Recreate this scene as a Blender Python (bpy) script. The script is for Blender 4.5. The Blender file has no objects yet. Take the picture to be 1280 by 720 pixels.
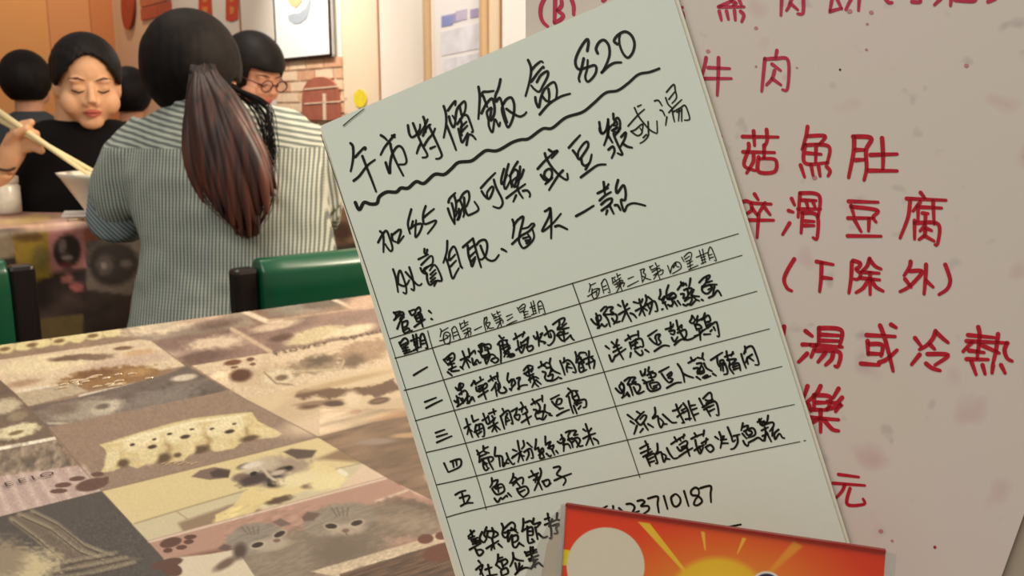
import bpy, bmesh, math, random
import numpy as np
from mathutils import Vector, Matrix, noise

random.seed(7)
rng = np.random.default_rng(7)
SC = bpy.context.scene
COL = SC.collection
# ------------------------------------------------------------ camera, world, lights, exposure
FPX = 1150.0
CAMZ = 1.04
PITCH = math.atan(222.0 / FPX)
cam_d = bpy.data.cameras.new('camera')
cam = bpy.data.objects.new('camera', cam_d)
COL.objects.link(cam)
SC.camera = cam
cam.location = (0, 0, CAMZ)
cam.rotation_euler = (math.pi / 2 - PITCH, 0, 0)
cam_d.sensor_width = 36
cam_d.lens = 36 * FPX / 1280
cam_d.clip_start = 0.02
cam_d.dof.use_dof = True
cam_d.dof.focus_distance = 0.50
cam_d.dof.aperture_fstop = (36 * FPX / 1280) / 1.5

wd = bpy.data.worlds.new('world')
SC.world = wd
wd.use_nodes = True
wd.node_tree.nodes['Background'].inputs[0].default_value = (1.0, 0.90, 0.80, 1)
wd.node_tree.nodes['Background'].inputs[1].default_value = 0.36

def area(name, loc, target, size, power, color, sy=None):
    l = bpy.data.lights.new(name, 'AREA')
    l.energy = power
    l.color = color
    l.size = size
    if sy:
        l.shape = 'RECTANGLE'
        l.size_y = sy
    o = bpy.data.objects.new(name, l)
    COL.objects.link(o)
    o.location = loc
    o.rotation_euler = (Vector(target) - Vector(loc)).to_track_quat('-Z', 'Y').to_euler()
    return o

area('ceiling_panel_light', (-0.95, -0.30, 2.55), (0.0, 0.55, 0.9), 1.5, 29, (0.95, 1.0, 0.93))
area('ceiling_panel_light', (-0.9, 2.1, 2.65), (-0.9, 2.1, 0.8), 1.0, 14, (1.0, 0.88, 0.74))
area('wall_side_light', (0.45, 1.75, 1.75), (-0.35, 1.85, 1.0), 0.35, 27, (1.0, 0.85, 0.66))
def spot(name, loc, target, power, color, deg=60, blend=0.7, r=0.04):
    l = bpy.data.lights.new(name, 'SPOT')
    l.energy = power
    l.color = color
    l.spot_size = math.radians(deg)
    l.spot_blend = blend
    l.shadow_soft_size = r
    o = bpy.data.objects.new(name, l)
    COL.objects.link(o)
    o.location = loc
    o.rotation_euler = (Vector(target) - Vector(loc)).to_track_quat('-Z', 'Y').to_euler()
    return o

SC.view_settings.view_transform = 'Standard'
SC.view_settings.look = 'None'
SC.view_settings.gamma = 1
SC.view_settings.exposure = 0.0
SC.view_settings.use_curve_mapping = False

# ------------------------------------------------------------ helpers
CX, CU, CF = Vector((1, 0, 0)), Vector((0, math.sin(PITCH), math.cos(PITCH))), Vector((0, math.cos(PITCH), -math.sin(PITCH)))
CC = Vector((0, 0, CAMZ))
def ray(px, py):
    return CX * ((px - 640) / FPX) - CU * ((py - 360) / FPX) + CF
def P(px, py, z):
    return CC + ray(px, py) * z
def camvec(x, ydown, z):
    return CX * x - CU * ydown + CF * z
def hit(px, py, org, nor):
    r = ray(px, py)
    return CC + r * ((org - CC).dot(nor) / r.dot(nor))
def to_px(p):
    d = p - CC
    z = d.dot(CF)
    return 640 + FPX * d.dot(CX) / z, 360 - FPX * d.dot(CU) / z
D1 = Vector((1.2696, 1.0185, 0)).normalized()     # along the tables' long edges, away to the right
D2 = Vector((-D1.y, D1.x, 0))                     # across the tables, away to the left
UP = Vector((0, 0, 1))
TABZ = 0.75

def lin(c):
    return tuple(((v / 255) / 12.92 if v / 255 <= 0.04045 else ((v / 255 + 0.055) / 1.055) ** 2.4) for v in c)
MATS = {}
def mat(name, rgb, rough=0.6, spec=0.35, grain=0.0, gscale=60, metal=0.0, rgb2=None, bump=0.0, sheen=0.0, alpha=None, coat=0.0):
    if name in MATS:
        return MATS[name]
    m = bpy.data.materials.new(name)
    m.use_nodes = True
    nt = m.node_tree
    b = nt.nodes['Principled BSDF']
    c = lin(rgb)
    b.inputs['Base Color'].default_value = (*c, 1)
    b.inputs['Roughness'].default_value = rough
    b.inputs['Specular IOR Level'].default_value = spec
    b.inputs['Metallic'].default_value = metal
    b.inputs['Sheen Weight'].default_value = sheen
    b.inputs['Coat Weight'].default_value = coat
    if grain > 0 or rgb2 is not None or bump > 0:
        tc = nt.nodes.new('ShaderNodeTexCoord')
        no = nt.nodes.new('ShaderNodeTexNoise')
        no.inputs['Scale'].default_value = gscale
        no.inputs['Detail'].default_value = 4
        nt.links.new(tc.outputs['Object'], no.inputs['Vector'])
        if grain > 0 or rgb2 is not None:
            mx = nt.nodes.new('ShaderNodeValToRGB')
            c2 = lin(rgb2) if rgb2 is not None else tuple(v * (1 - grain) for v in c)
            mx.color_ramp.elements[0].position = 0.32
            mx.color_ramp.elements[1].position = 0.68
            mx.color_ramp.elements[0].color = (*c2, 1)
            mx.color_ramp.elements[1].color = (*c, 1)
            nt.links.new(no.outputs['Fac'], mx.inputs['Fac'])
            nt.links.new(mx.outputs['Color'], b.inputs['Base Color'])
        if bump > 0:
            bp = nt.nodes.new('ShaderNodeBump')
            bp.inputs['Strength'].default_value = bump
            bp.inputs['Distance'].default_value = 0.002
            nt.links.new(no.outputs['Fac'], bp.inputs['Height'])
            nt.links.new(bp.outputs['Normal'], b.inputs['Normal'])
    if alpha is not None:
        b.inputs['Alpha'].default_value = alpha
    MATS[name] = m
    return m
def print_mat(name, rough=0.35, spec=0.4, coat=0.0, bump=0.0, bscale=20):
    m = bpy.data.materials.new(name)
    m.use_nodes = True
    nt = m.node_tree
    b = nt.nodes['Principled BSDF']
    a = nt.nodes.new('ShaderNodeAttribute')
    a.attribute_name = 'print'
    nt.links.new(a.outputs['Color'], b.inputs['Base Color'])
    b.inputs['Roughness'].default_value = rough
    b.inputs['Specular IOR Level'].default_value = spec
    b.inputs['Coat Weight'].default_value = coat
    if bump:
        tc = nt.nodes.new('ShaderNodeTexCoord')
        no = nt.nodes.new('ShaderNodeTexNoise')
        no.inputs['Scale'].default_value = bscale
        nt.links.new(tc.outputs['Object'], no.inputs['Vector'])
        bp = nt.nodes.new('ShaderNodeBump')
        bp.inputs['Strength'].default_value = bump
        bp.inputs['Distance'].default_value = 0.004
        nt.links.new(no.outputs['Fac'], bp.inputs['Height'])
        nt.links.new(bp.outputs['Normal'], b.inputs['Normal'])
    return m
def clear_mat(name, tint, body, gloss=0.06):
    """thin clear plastic: mostly transparent, a little milky body, a little gloss"""
    m = bpy.data.materials.new(name)
    m.use_nodes = True
    nt = m.node_tree
    for n in list(nt.nodes):
        nt.nodes.remove(n)
    out = nt.nodes.new('ShaderNodeOutputMaterial')
    tr = nt.nodes.new('ShaderNodeBsdfTransparent')
    tr.inputs[0].default_value = (*tint, 1)
    df = nt.nodes.new('ShaderNodeBsdfDiffuse')
    df.inputs[0].default_value = (0.75, 0.73, 0.68, 1)
    gl = nt.nodes.new('ShaderNodeBsdfGlossy')
    gl.inputs['Roughness'].default_value = 0.08
    m1 = nt.nodes.new('ShaderNodeMixShader')
    m2 = nt.nodes.new('ShaderNodeMixShader')
    m1.inputs[0].default_value = body
    m2.inputs[0].default_value = gloss
    nt.links.new(tr.outputs[0], m1.inputs[1])
    nt.links.new(df.outputs[0], m1.inputs[2])
    nt.links.new(m1.outputs[0], m2.inputs[1])
    nt.links.new(gl.outputs[0], m2.inputs[2])
    nt.links.new(m2.outputs[0], out.inputs[0])
    return m

def link(name, me, m=None, parent=None, smooth=False):
    o = bpy.data.objects.new(name, me)
    if m is not None:
        me.materials.append(m)
    COL.objects.link(o)
    if parent is not None:
        o.parent = parent
        o.matrix_parent_inverse = _wm(parent).inverted()
    if smooth:
        me.polygons.foreach_set('use_smooth', [True] * len(me.polygons))
    return o
def _wm(o):
    m = o.matrix_basis.copy()
    if o.parent is not None:
        m = _wm(o.parent) @ o.matrix_parent_inverse @ m
    return m
def obj(name, bm, m=None, parent=None, smooth=False):
    me = bpy.data.meshes.new(name)
    bmesh.ops.recalc_face_normals(bm, faces=bm.faces)
    bm.to_mesh(me)
    bm.free()
    return link(name, me, m, parent, smooth)
def tag(o, label, cat, group=None, kind=None):
    o['label'] = label
    o['category'] = cat
    if group:
        o['group'] = group
    if kind:
        o['kind'] = kind
    return o
def struct(o):
    o['kind'] = 'structure'
    return o
def thing(name, loc, label, cat, group=None):
    o = bpy.data.objects.new(name, None)
    COL.objects.link(o)
    o.location = loc
    o.empty_display_size = 0.05
    return tag(o, label, cat, group)
def bevel(o, w, seg=2):
    md = o.modifiers.new('bevel', 'BEVEL')
    md.width = w
    md.segments = seg
    md.limit_method = 'ANGLE'
    return o

def frame_box(bm, org, ax, ay, az, sx, sy, sz):
    """box from corner org spanning sx,sy,sz along unit axes"""
    v = []
    for k in (0, 1):
        for j in (0, 1):
            for i in (0, 1):
                v.append(bm.verts.new(org + ax * (sx * i) + ay * (sy * j) + az * (sz * k)))
    for f in ((0, 1, 3, 2), (4, 6, 7, 5), (0, 4, 5, 1), (2, 3, 7, 6), (0, 2, 6, 4), (1, 5, 7, 3)):
        bm.faces.new([v[i] for i in f])
def slab(bm, pts, nor, th):
    """polygon extruded by th along nor"""
    a = [bm.verts.new(p) for p in pts]
    b = [bm.verts.new(p + nor * th) for p in pts]
    bm.faces.new(a)
    bm.faces.new(b[::-1])
    n = len(pts)
    for i in range(n):
        bm.faces.new((a[i], b[i], b[(i + 1) % n], a[(i + 1) % n]))
def ellipsoid(bm, c, r, M=None, sub=3):
    R = bmesh.ops.create_icosphere(bm, subdivisions=sub, radius=1.0)
    for v in R['verts']:
        p = Vector((v.co.x * r[0], v.co.y * r[1], v.co.z * r[2]))
        v.co = (M @ p if M is not None else p) + Vector(c)
def ring_loft(bm, rings):
    """rings: list of lists of points, closed with caps"""
    vs = [[bm.verts.new(p) for p in r] for r in rings]
    n = len(vs[0])
    for a, b in zip(vs[:-1], vs[1:]):
        for i in range(n):
            bm.faces.new((a[i], a[(i + 1) % n], b[(i + 1) % n], b[i]))
    bm.faces.new(vs[0][::-1])
    bm.faces.new(vs[-1])
def tube(bm, pts, rad, n=12, flat=1.0, side=None):
    pts = [Vector(p) for p in pts]
    rings = []
    ref = None
    for i, p in enumerate(pts):
        d = (pts[min(i + 1, len(pts) - 1)] - pts[max(i - 1, 0)]).normalized()
        if ref is None:
            ref = side or (UP if abs(d.z) < 0.9 else CX)
        s = (ref - d * ref.dot(d)).normalized()
        t = d.cross(s)
        ref = s
        r = rad[i] if isinstance(rad, (list, tuple)) else rad
        rings.append([p + s * (math.cos(a) * r) + t * (math.sin(a) * r * flat) for a in [2 * math.pi * k / n for k in range(n)]])
    ring_loft(bm, rings)
def lathe(bm, base, prof, n=24, axis=UP):
    """closed surface of revolution; prof: (radius, height)"""
    s = axis.cross(Vector((0.31, 0.95, 0.1))).normalized()
    t = axis.cross(s)
    ring_loft(bm, [[base + axis * h + s * (math.cos(2 * math.pi * k / n) * max(r, 1e-4)) + t * (math.sin(2 * math.pi * k / n) * max(r, 1e-4)) for k in range(n)] for r, h in prof])
def remesh(o, vox, smooth=6, fac=0.5):
    md = o.modifiers.new('remesh', 'REMESH')
    md.mode = 'VOXEL'
    md.voxel_size = vox
    md.use_smooth_shade = True
    ms = o.modifiers.new('smooth', 'SMOOTH')
    ms.iterations = smooth
    ms.factor = fac
    return o
def spline(pts, step=1.2):
    """Catmull-Rom through 2D points"""
    if len(pts) < 3:
        return pts
    out = []
    q = [pts[0]] + pts + [pts[-1]]
    for i in range(1, len(q) - 2):
        p0, p1, p2, p3 = map(np.array, (q[i - 1], q[i], q[i + 1], q[i + 2]))
        n = max(2, min(8, int(np.linalg.norm(p2 - p1) / step)))
        for k in range(n):
            t = k / n
            out.append(tuple(0.5 * (2 * p1 + (p2 - p0) * t + (2 * p0 - 5 * p1 + 4 * p2 - p3) * t * t + (3 * p1 - p0 - 3 * p2 + p3) * t ** 3)))
    out.append(tuple(pts[-1]))
    return out
def ribbon(verts, faces, pts, w, taper=0.72):
    """flat pen stroke in 2D: quads plus round ends"""
    pts = spline([tuple(map(float, p)) for p in pts])
    q = [pts[0]]
    for p in pts[1:]:
        if math.hypot(p[0] - q[-1][0], p[1] - q[-1][1]) > 0.25:
            q.append(p)
    if len(q) < 2:
        q.append((q[0][0] + 0.3, q[0][1]))
    n = len(q)
    L = R = None
    for i in range(n):
        a, b = q[max(i - 1, 0)], q[min(i + 1, n - 1)]
        dx, dy = b[0] - a[0], b[1] - a[1]
        l = math.hypot(dx, dy) or 1
        nx, ny = -dy / l, dx / l
        t = i / (n - 1)
        h = w * 0.5 * (1.06 - (1 - taper) * t ** 2)
        i0 = len(verts)
        verts.append((q[i][0] + nx * h, q[i][1] + ny * h))
        verts.append((q[i][0] - nx * h, q[i][1] - ny * h))
        if L is not None:
            faces.append((L, i0, i0 + 1, R))
        L, R = i0, i0 + 1
        if i in (0, n - 1):
            sgn = -1 if i == 0 else 1
            k0 = len(verts)
            for k in range(1, 5):
                an = math.pi * k / 5
                cx, cy = math.cos(an) * h, math.sin(an) * h * sgn
                verts.append((q[i][0] + nx * cx + dx / l * cy, q[i][1] + ny * cx + dy / l * cy))
            faces.append((i0, k0, k0 + 1, k0 + 2, k0 + 3, i0 + 1))
def painted_grid(name, pts, cols, nr, nc, m, parent=None):
    """pts (nr*nc,3), cols linear rgb (nr*nc,3)"""
    me = bpy.data.meshes.new(name)
    me.vertices.add(nr * nc)
    me.vertices.foreach_set('co', np.asarray(pts, dtype=np.float32).ravel())
    i = np.arange((nr - 1) * (nc - 1))
    r, c = i // (nc - 1), i % (nc - 1)
    a = r * nc + c
    q = np.stack([a, a + nc, a + nc + 1, a + 1], 1).astype(np.int32)
    me.loops.add(q.size)
    me.loops.foreach_set('vertex_index', q.ravel())
    me.polygons.add(len(q))
    me.polygons.foreach_set('loop_start', np.arange(0, q.size, 4, dtype=np.int32))
    me.polygons.foreach_set('loop_total', np.full(len(q), 4, dtype=np.int32))
    me.update()
    at = me.color_attributes.new('print', 'FLOAT_COLOR', 'POINT')
    rgba = np.ones((nr * nc, 4), dtype=np.float32)
    rgba[:, :3] = cols
    at.data.foreach_set('color', rgba.ravel())
    return link(name, me, m, parent)
# --- small paint box for flat prints: works on arrays of 2D positions
class Paint:
    def __init__(s, X, Y, base):
        s.X, s.Y = X, Y
        s.C = np.ones(X.shape + (3,)) * np.array(base, float)
    def _mix(s, m, col):
        m = np.clip(m, 0, 1)[..., None]
        s.C = s.C * (1 - m) + np.array(col, float) * m
    def ell(s, cx, cy, rx, ry, col, rot=0, soft=0.15, op=1.0, edge=0.0):
        a = math.radians(rot)
        dx, dy = s.X - cx, s.Y - cy
        u, v = (dx * math.cos(a) + dy * math.sin(a)) / rx, (-dx * math.sin(a) + dy * math.cos(a)) / ry
        d = np.sqrt(u * u + v * v)
        if edge:
            d = d + edge * s.noise(0.18, 0.35)
        s._mix(op * (1 - d + soft / 2) / max(soft, 1e-3), col)
    def poly(s, pts, col, soft=0.8, op=1.0, edge=0.0):
        X, Y = s.X, s.Y
        ins = np.zeros(X.shape, bool)
        dist = np.full(X.shape, 1e9)
        n = len(pts)
        for i in range(n):
            x1, y1 = pts[i]
            x2, y2 = pts[(i + 1) % n]
            c = ((y1 > Y) != (y2 > Y))
            with np.errstate(divide='ignore', invalid='ignore'):
                xi = (x2 - x1) * (Y - y1) / ((y2 - y1) or 1e-9) + x1
            ins ^= c & (X < xi)
            l2 = (x2 - x1) ** 2 + (y2 - y1) ** 2 or 1e-9
            t = np.clip(((X - x1) * (x2 - x1) + (Y - y1) * (y2 - y1)) / l2, 0, 1)
            dist = np.minimum(dist, np.hypot(X - x1 - t * (x2 - x1), Y - y1 - t * (y2 - y1)))
        sd = np.where(ins, dist, -dist)
        if edge:
            sd = sd + edge * s.noise(0.25, 0.5)
        s._mix(op * (sd / soft + 0.5), col)
        return sd
    def line(s, pts, w, col, soft=0.8, op=1.0):
        d = np.full(s.X.shape, 1e9)
        for (x1, y1), (x2, y2) in zip(pts[:-1], pts[1:]):
            l2 = (x2 - x1) ** 2 + (y2 - y1) ** 2 or 1e-9
            t = np.clip(((s.X - x1) * (x2 - x1) + (s.Y - y1) * (y2 - y1)) / l2, 0, 1)
            d = np.minimum(d, np.hypot(s.X - x1 - t * (x2 - x1), s.Y - y1 - t * (y2 - y1)))
        s._mix(op * ((w / 2 - d) / soft + 0.5), col)
    def noise(s, fx, fy, seed=0, rot=0):
        a = math.radians(rot)
        u = (s.X * math.cos(a) + s.Y * math.sin(a)) * fx + seed * 13.7
        v = (-s.X * math.sin(a) + s.Y * math.cos(a)) * fy + seed * 7.1
        tot = 0
        amp = 1.0
        for o in range(2):
            iu, iv = np.floor(u), np.floor(v)
            fu, fv = u - iu, v - iv
            fu, fv = fu * fu * (3 - 2 * fu), fv * fv * (3 - 2 * fv)
            def h(i, j):
                r = np.sin(i * 127.1 + j * 311.7 + seed * 17.3) * 43758.5453
                return r - np.floor(r)
            tot = tot + amp * ((h(iu, iv) * (1 - fu) + h(iu + 1, iv) * fu) * (1 - fv) + (h(iu, iv + 1) * (1 - fu) + h(iu + 1, iv + 1) * fu) * fv - 0.5)
            u, v, amp = u * 2.1, v * 2.1, amp * 0.5
        return tot
    def mottle(s, amt, fx, fy, seed=0, rot=0, mask=None):
        n = 1 + amt * s.noise(fx, fy, seed, rot)
        if mask is not None:
            n = np.where(mask, n, 1)
        s.C = s.C * n[..., None]
    def linear(s):
        c = np.clip(s.C, 0, 255) / 255
        return np.where(c <= 0.04045, c / 12.92, ((c + 0.055) / 1.055) ** 2.4).reshape(-1, 3)
# ---- handwriting traced stroke by stroke: (sheet, name, x0, y0, scale, width, strokes); '/' separates strokes
INK = [
('m','handwritten_line',430,170,10,2.7,"80,90 110,130 115,250 100,360 82,440/140,262 200,195 255,140 272,152 262,172/120,558 190,500 290,370 385,297/228,250 290,410 350,560 400,695/460,-10 500,15 535,50/630,-15 560,70 500,150 457,235/600,-5 635,15/520,330 545,410 572,465 575,350 600,230 650,145 695,125 740,170 780,300 760,350 690,355/578,95 600,200 660,340 740,495"),
('m','handwritten_line',500,125,10,2.6,"98,315 115,420 150,465 205,430 245,360 250,305/162,290 205,400 270,550 340,680 320,715 280,718/258,545 230,600 208,668/240,430 300,340 345,240/290,210 310,270 320,400/285,445 330,350 380,300 365,325/300,570 350,490 410,420 437,355/370,345 430,470 510,650 520,700 490,730 450,735/380,605 440,578/545,75 572,170 575,300 545,470/580,310 640,460 700,625/598,130 650,55 692,10 690,65/612,205 630,280 668,340 690,260 655,195/690,240 710,120 760,50 805,15 820,60 810,140 780,190/745,80 760,150 765,190/715,300 770,220 790,190 840,195 880,290 912,390 895,400/730,360 750,450 775,530 820,460 845,410/760,340 830,270/765,400 840,320/750,240 770,300 760,400 775,440/830,560 855,440 900,440 945,490"),
('m','handwritten_line',590,80,10,2.7,"80,285 95,400 88,560 78,685/125,395 135,350 200,345 270,335/140,400 165,470 190,535/118,615 170,510 245,430 275,500 280,600 250,690 225,700 235,600 240,545 185,600 205,700 212,780 255,850 285,690 335,780 350,730/355,190 330,300 290,400 300,470 345,420 380,520 410,640 440,730/390,500 430,440 490,420 525,500 522,620 490,730 450,790 420,740 385,640 370,560 390,490/430,560 500,610 590,655 650,635 678,602/700,-50 730,20 737,100 715,230 668,400/745,75 790,20 860,-35 885,-20/740,220 820,110 890,30 895,50/810,225 860,140 940,90 945,150 890,260 840,345 780,315 740,268/790,415 800,480 835,540 860,420 910,310 1020,225 1060,320 1050,430/955,310 965,390 960,450/880,405 930,460 990,470/845,630 960,500 1100,410 1225,370"),
('m','handwritten_line',700,35,10,2.9,"340,285 355,180 335,140 260,240 200,370 195,460 240,515 340,490 430,465 455,510 430,590 350,670 315,610 340,500 345,400/295,380 265,520 235,620 245,670/470,315 450,255 490,175 550,150 605,210 620,310 600,400 560,490 520,560/520,555 600,480 680,435 765,430/715,200 675,160 720,90 810,45 890,90 930,190 910,300 850,370 790,320 745,210 740,120 750,90"),
('m','wavy_underline',0,0,1,3.7,"444,253 449,262 455,253 463,255 471,254 474,246 483,240 495,240 501,235 510,235 520,227 530,229 543,218 555,218 564,211 573,203 589,201 600,193 608,188 622,188 640,178 651,174.5 661,173 678,161 690,160 707,147 728,140 742,129 757,116 772,113 785,104 798,93 812,90 824,85.6"),
('m','handwritten_line',465,245,10,2.4,"100,440 140,500 142,700/75,580 130,480 180,435 225,540 255,650 235,690 195,650 165,600/245,475 258,550 300,575/250,490 340,420 360,445 320,590 395,500/490,165 450,320 455,400 475,470/470,410 540,360 610,345 625,370 590,460 545,515 540,450 550,300/510,315 485,400/670,125 640,220 640,320 670,350 795,305 780,360 695,470/645,270 700,220 775,160"),
('m','handwritten_line',550,210,10,2.5,"105,430 120,380 190,310/98,505 130,600 182,700/145,440 175,560 182,690/175,340 200,440 195,540/200,430 240,400 270,450 300,560 290,610/235,510 240,590 215,650 240,620 270,510/190,600 230,530/245,400 290,320 350,290 365,380 330,480/300,370 310,500 340,580 370,585 480,520 430,420/510,250 600,150 690,60/520,290 560,350 615,380 665,270 650,230 590,300 590,360/672,145 700,240 770,380 780,450 740,500 665,480/800,10 765,140 775,200 840,80/856,-50 820,90 800,210 820,260 880,150/970,-80 920,0 880,100 895,240/870,100 930,20 975,60 940,200 930,240 900,170 960,110/1045,20 1010,120 960,160/1000,-20 990,120 970,230/830,375 940,290 1065,200/960,230 990,310 1035,375/950,340 915,420/1035,285 1090,280 1125,325 1118,360"),
('m','handwritten_line',660,160,10,2.7,"260,270 310,300 370,285 295,375/210,315 225,370 290,480 380,580 460,640 495,640 490,570/120,510 210,410 330,300/160,585 200,640 250,650 205,600 215,540 270,510 300,560 280,640 215,700/435,530 380,590 320,680 262,775/300,620 215,700 225,690/510,245 575,170 650,90/560,280 600,330 640,390 690,330 750,230 740,170 690,200 630,290 625,350/665,390 680,450 720,470 770,430 795,330/720,515 760,450/660,615 760,540 870,465 970,455/895,0 900,40 930,70 990,20/1010,-20 990,100 950,215/1000,90 1055,180/1150,0 1120,50 1070,70 1120,200 1180,330 1120,315/1005,270 1060,230 1080,290 1045,375/1165,110 1220,55 1210,130 1150,240/1180,190 1240,230 1300,245"),
('m','handwritten_line',740,100,10,2.5,"90,525 105,620 130,670 175,620 200,490/200,490 205,620 200,720/265,420 275,500 320,470 350,530 340,620 290,690/265,560 300,510 315,560 270,570/250,630 320,590 260,640/205,620 250,560"),
('g','faint_addition',740,100,10,1.9,"530,345 580,450 640,530 720,620 790,660 815,655 810,510/570,330 615,310/450,575 570,440 655,365/485,640 570,695 625,655 600,600/485,640 540,620 630,550 625,655/700,520 705,640 700,700 650,760 600,790/640,720 680,680 690,700/780,260 830,255 875,320/850,375 880,385 910,445/935,460 920,565/930,150 1020,55 1040,130 1055,220 1000,290/920,220 950,300 1000,350/960,240 1030,150/960,405 1040,320 1120,245/1000,350 1010,430 1030,520/1010,400 1100,350 1165,320 1220,470 1200,500 1155,500/1090,370 1080,510/1120,360 1120,515/1060,400 1110,380"),
('m','handwritten_line',485,305,10,2.3,"62,315 95,420 125,600/125,480 125,390 150,330 190,420 225,540 225,620 190,605/130,500 190,525 230,510 265,450/265,290 300,400 325,530 320,580 290,560/220,350 290,430 360,505 400,515 420,495/455,60 455,110 480,140/490,70 480,130/380,190 500,130/415,260 530,150 560,170/405,300 430,350 480,370 450,310 550,250 560,170/430,340 530,260/485,370 490,450 525,510 600,460 670,455 640,350 580,260 520,330/530,380 590,320/530,430 600,360/535,470 590,420/600,470 575,525/740,-40 735,80 715,160 690,235/720,170 760,280 805,430 850,360 885,300/760,200 770,100 820,30 860,100 905,260 935,305 900,275/775,200 840,130/780,280 850,205"),
('m','handwritten_line',575,265,10,2.5,"35,440 90,390 160,330/160,330 200,480 262,690/95,420 105,540 130,620 150,680 190,580/105,470 180,410/120,560 195,490/140,620 190,560/205,410 250,360 315,350 340,420 320,540 270,595 255,590/255,420 290,510 330,580 390,610 440,595 485,535/520,462 550,475 580,495/655,95 675,160 670,230 655,325/670,170 720,100 785,55 785,110 750,250 735,350 760,420 800,450 880,390 925,310 900,200/650,400 760,300 860,240 930,160 900,145 850,190 770,210/790,330 850,310/820,360 880,340 850,280/830,390 880,370/1060,-10 1090,-25 1130,-50 1110,60 1025,240 1150,150 1260,20/1130,-40 1140,100 1138,330"),
('m','handwritten_line',690,220,10,2.7,"40,630 90,620 190,665/300,500 410,440 520,370/645,75 655,140 690,130 705,100/570,215 640,180 700,150/650,150 660,220/595,305 660,245 735,200/615,355 680,300 745,280 740,330 690,390/620,430 700,370 750,320/720,370 770,470/690,430 675,480/825,50 800,150 815,210 890,115 920,200 910,300 860,300 900,440 940,370 1010,340 1090,350 1165,370/785,365 820,365 855,425"),
('m','handwritten_line',480,370,10,2.3,"120,205 150,240 140,290/125,210 200,190/150,250 220,200 245,230 200,280/125,300 180,250 250,230/165,410 200,320 250,260/200,290 230,340/230,330 290,310 285,370 230,400/225,350 240,440 265,470/240,440 300,400 330,440 350,430/260,470 310,440/315,190 330,220 350,240 390,210 380,170 320,190/400,170 440,140 455,190 420,210/385,250 410,320/385,265 450,215 480,290 420,320/400,290 465,250/380,385 440,340 510,290/440,230 460,300 485,385/560,185 590,212/590,285 605,293/190,580 215,640/200,590 250,530 285,540 300,590 240,640/215,620 280,580/230,660 300,640/240,690 320,670/270,640 280,710/255,720 350,690/360,490 400,660/400,480 420,640/335,560 430,520/375,580 420,560/380,610 420,590/370,680 440,640/410,670 415,685/450,540 460,640/450,530 465,480 490,475 520,560 545,650 520,650/470,560 505,550/470,600 510,590"),
('g','column_heading',480,370,10,1.35,"700,410 715,430 700,510/710,450 800,395/740,540 750,470 790,450 825,480 825,560 815,605/740,530 760,590 800,600 820,570/695,560 760,540 830,480/770,490 800,500 790,530/845,420 870,540/850,410 880,380 910,420 955,545 935,540/870,460 915,440/875,500 930,480/945,340 965,420/950,360 990,330/1000,305 1010,370/1010,340 1050,320/960,410 1050,350/980,440 1060,400 1085,410 1050,450/1000,470 1080,440 1080,490/1040,400 1060,520/1050,450 1010,515/1130,425 1220,380"),
('g','column_heading',590,360,10,1.35,"155,370 150,440 175,545/150,400 180,360 185,400 170,440 225,430 190,510/170,450 210,500 270,495/245,320 265,360/255,345 290,325/310,290 325,330/310,315 350,295/270,385 360,335/265,360 300,355/285,410 360,375 370,395/300,440 380,400 385,440/340,350 355,430 370,490/350,430 315,500/430,355 500,325/440,405 510,360/435,465 500,430 560,405/565,245 600,310/585,250 640,200 665,215 650,270/600,270 650,240/610,300 660,270/640,300 700,290/650,340 700,320/645,295 665,375/650,375 735,350/735,180 770,330/765,160 795,300/725,245 790,215/760,260 790,250/760,290 800,280/745,335 810,310/820,200 840,310/820,190 850,160 880,200 915,330 890,320/840,230 870,220/845,265 880,255"),
('g','column_heading',725,305,10,1.35,"115,495 130,520 110,600/125,520 195,485/150,560 150,640 180,685 225,640 240,560 190,560 150,580/95,655 150,620 245,555/180,600 210,600 200,640/265,490 295,615/270,490 295,445 325,450 375,605 350,600/290,535 330,515/300,575 345,555/400,420 410,500/405,430 440,410/460,370 470,420/465,400 505,380/415,480 510,420/430,440 450,470/430,510 520,450 530,470 460,510/450,540 550,480 540,530/490,430 510,540 530,590/500,520 455,605/600,435 670,405/595,530 730,460/750,325 805,310 790,360 820,380 800,440 780,470/760,340 780,480/780,400 830,430 885,445/870,280 885,320/870,290 910,265/940,235 965,280 990,265/890,325 965,290/900,350 990,300 1000,320/920,390 1030,320 1030,370 1000,385/960,300 975,370 1000,440/970,360 920,440/1095,270 1130,370/1130,360 1150,280 1200,225 1250,240 1265,290 1240,320 1155,370/1170,270 1165,300 1200,240/1190,240 1210,280 1240,285"),
('g','column_heading',810,295,10,1.35,"420,265 450,320/450,260 500,210 535,205 545,240 530,290/460,290 520,250/475,320 540,290/490,350 555,310/520,300 530,400/495,385 560,355/510,420 625,365/640,180 690,345/680,165 715,330/605,265 745,205/660,275 715,250/670,305 720,285/665,345 725,320/750,220 770,300/750,215 765,150 790,145 855,305 830,300/765,240 800,225/775,275 820,260"),
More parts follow.
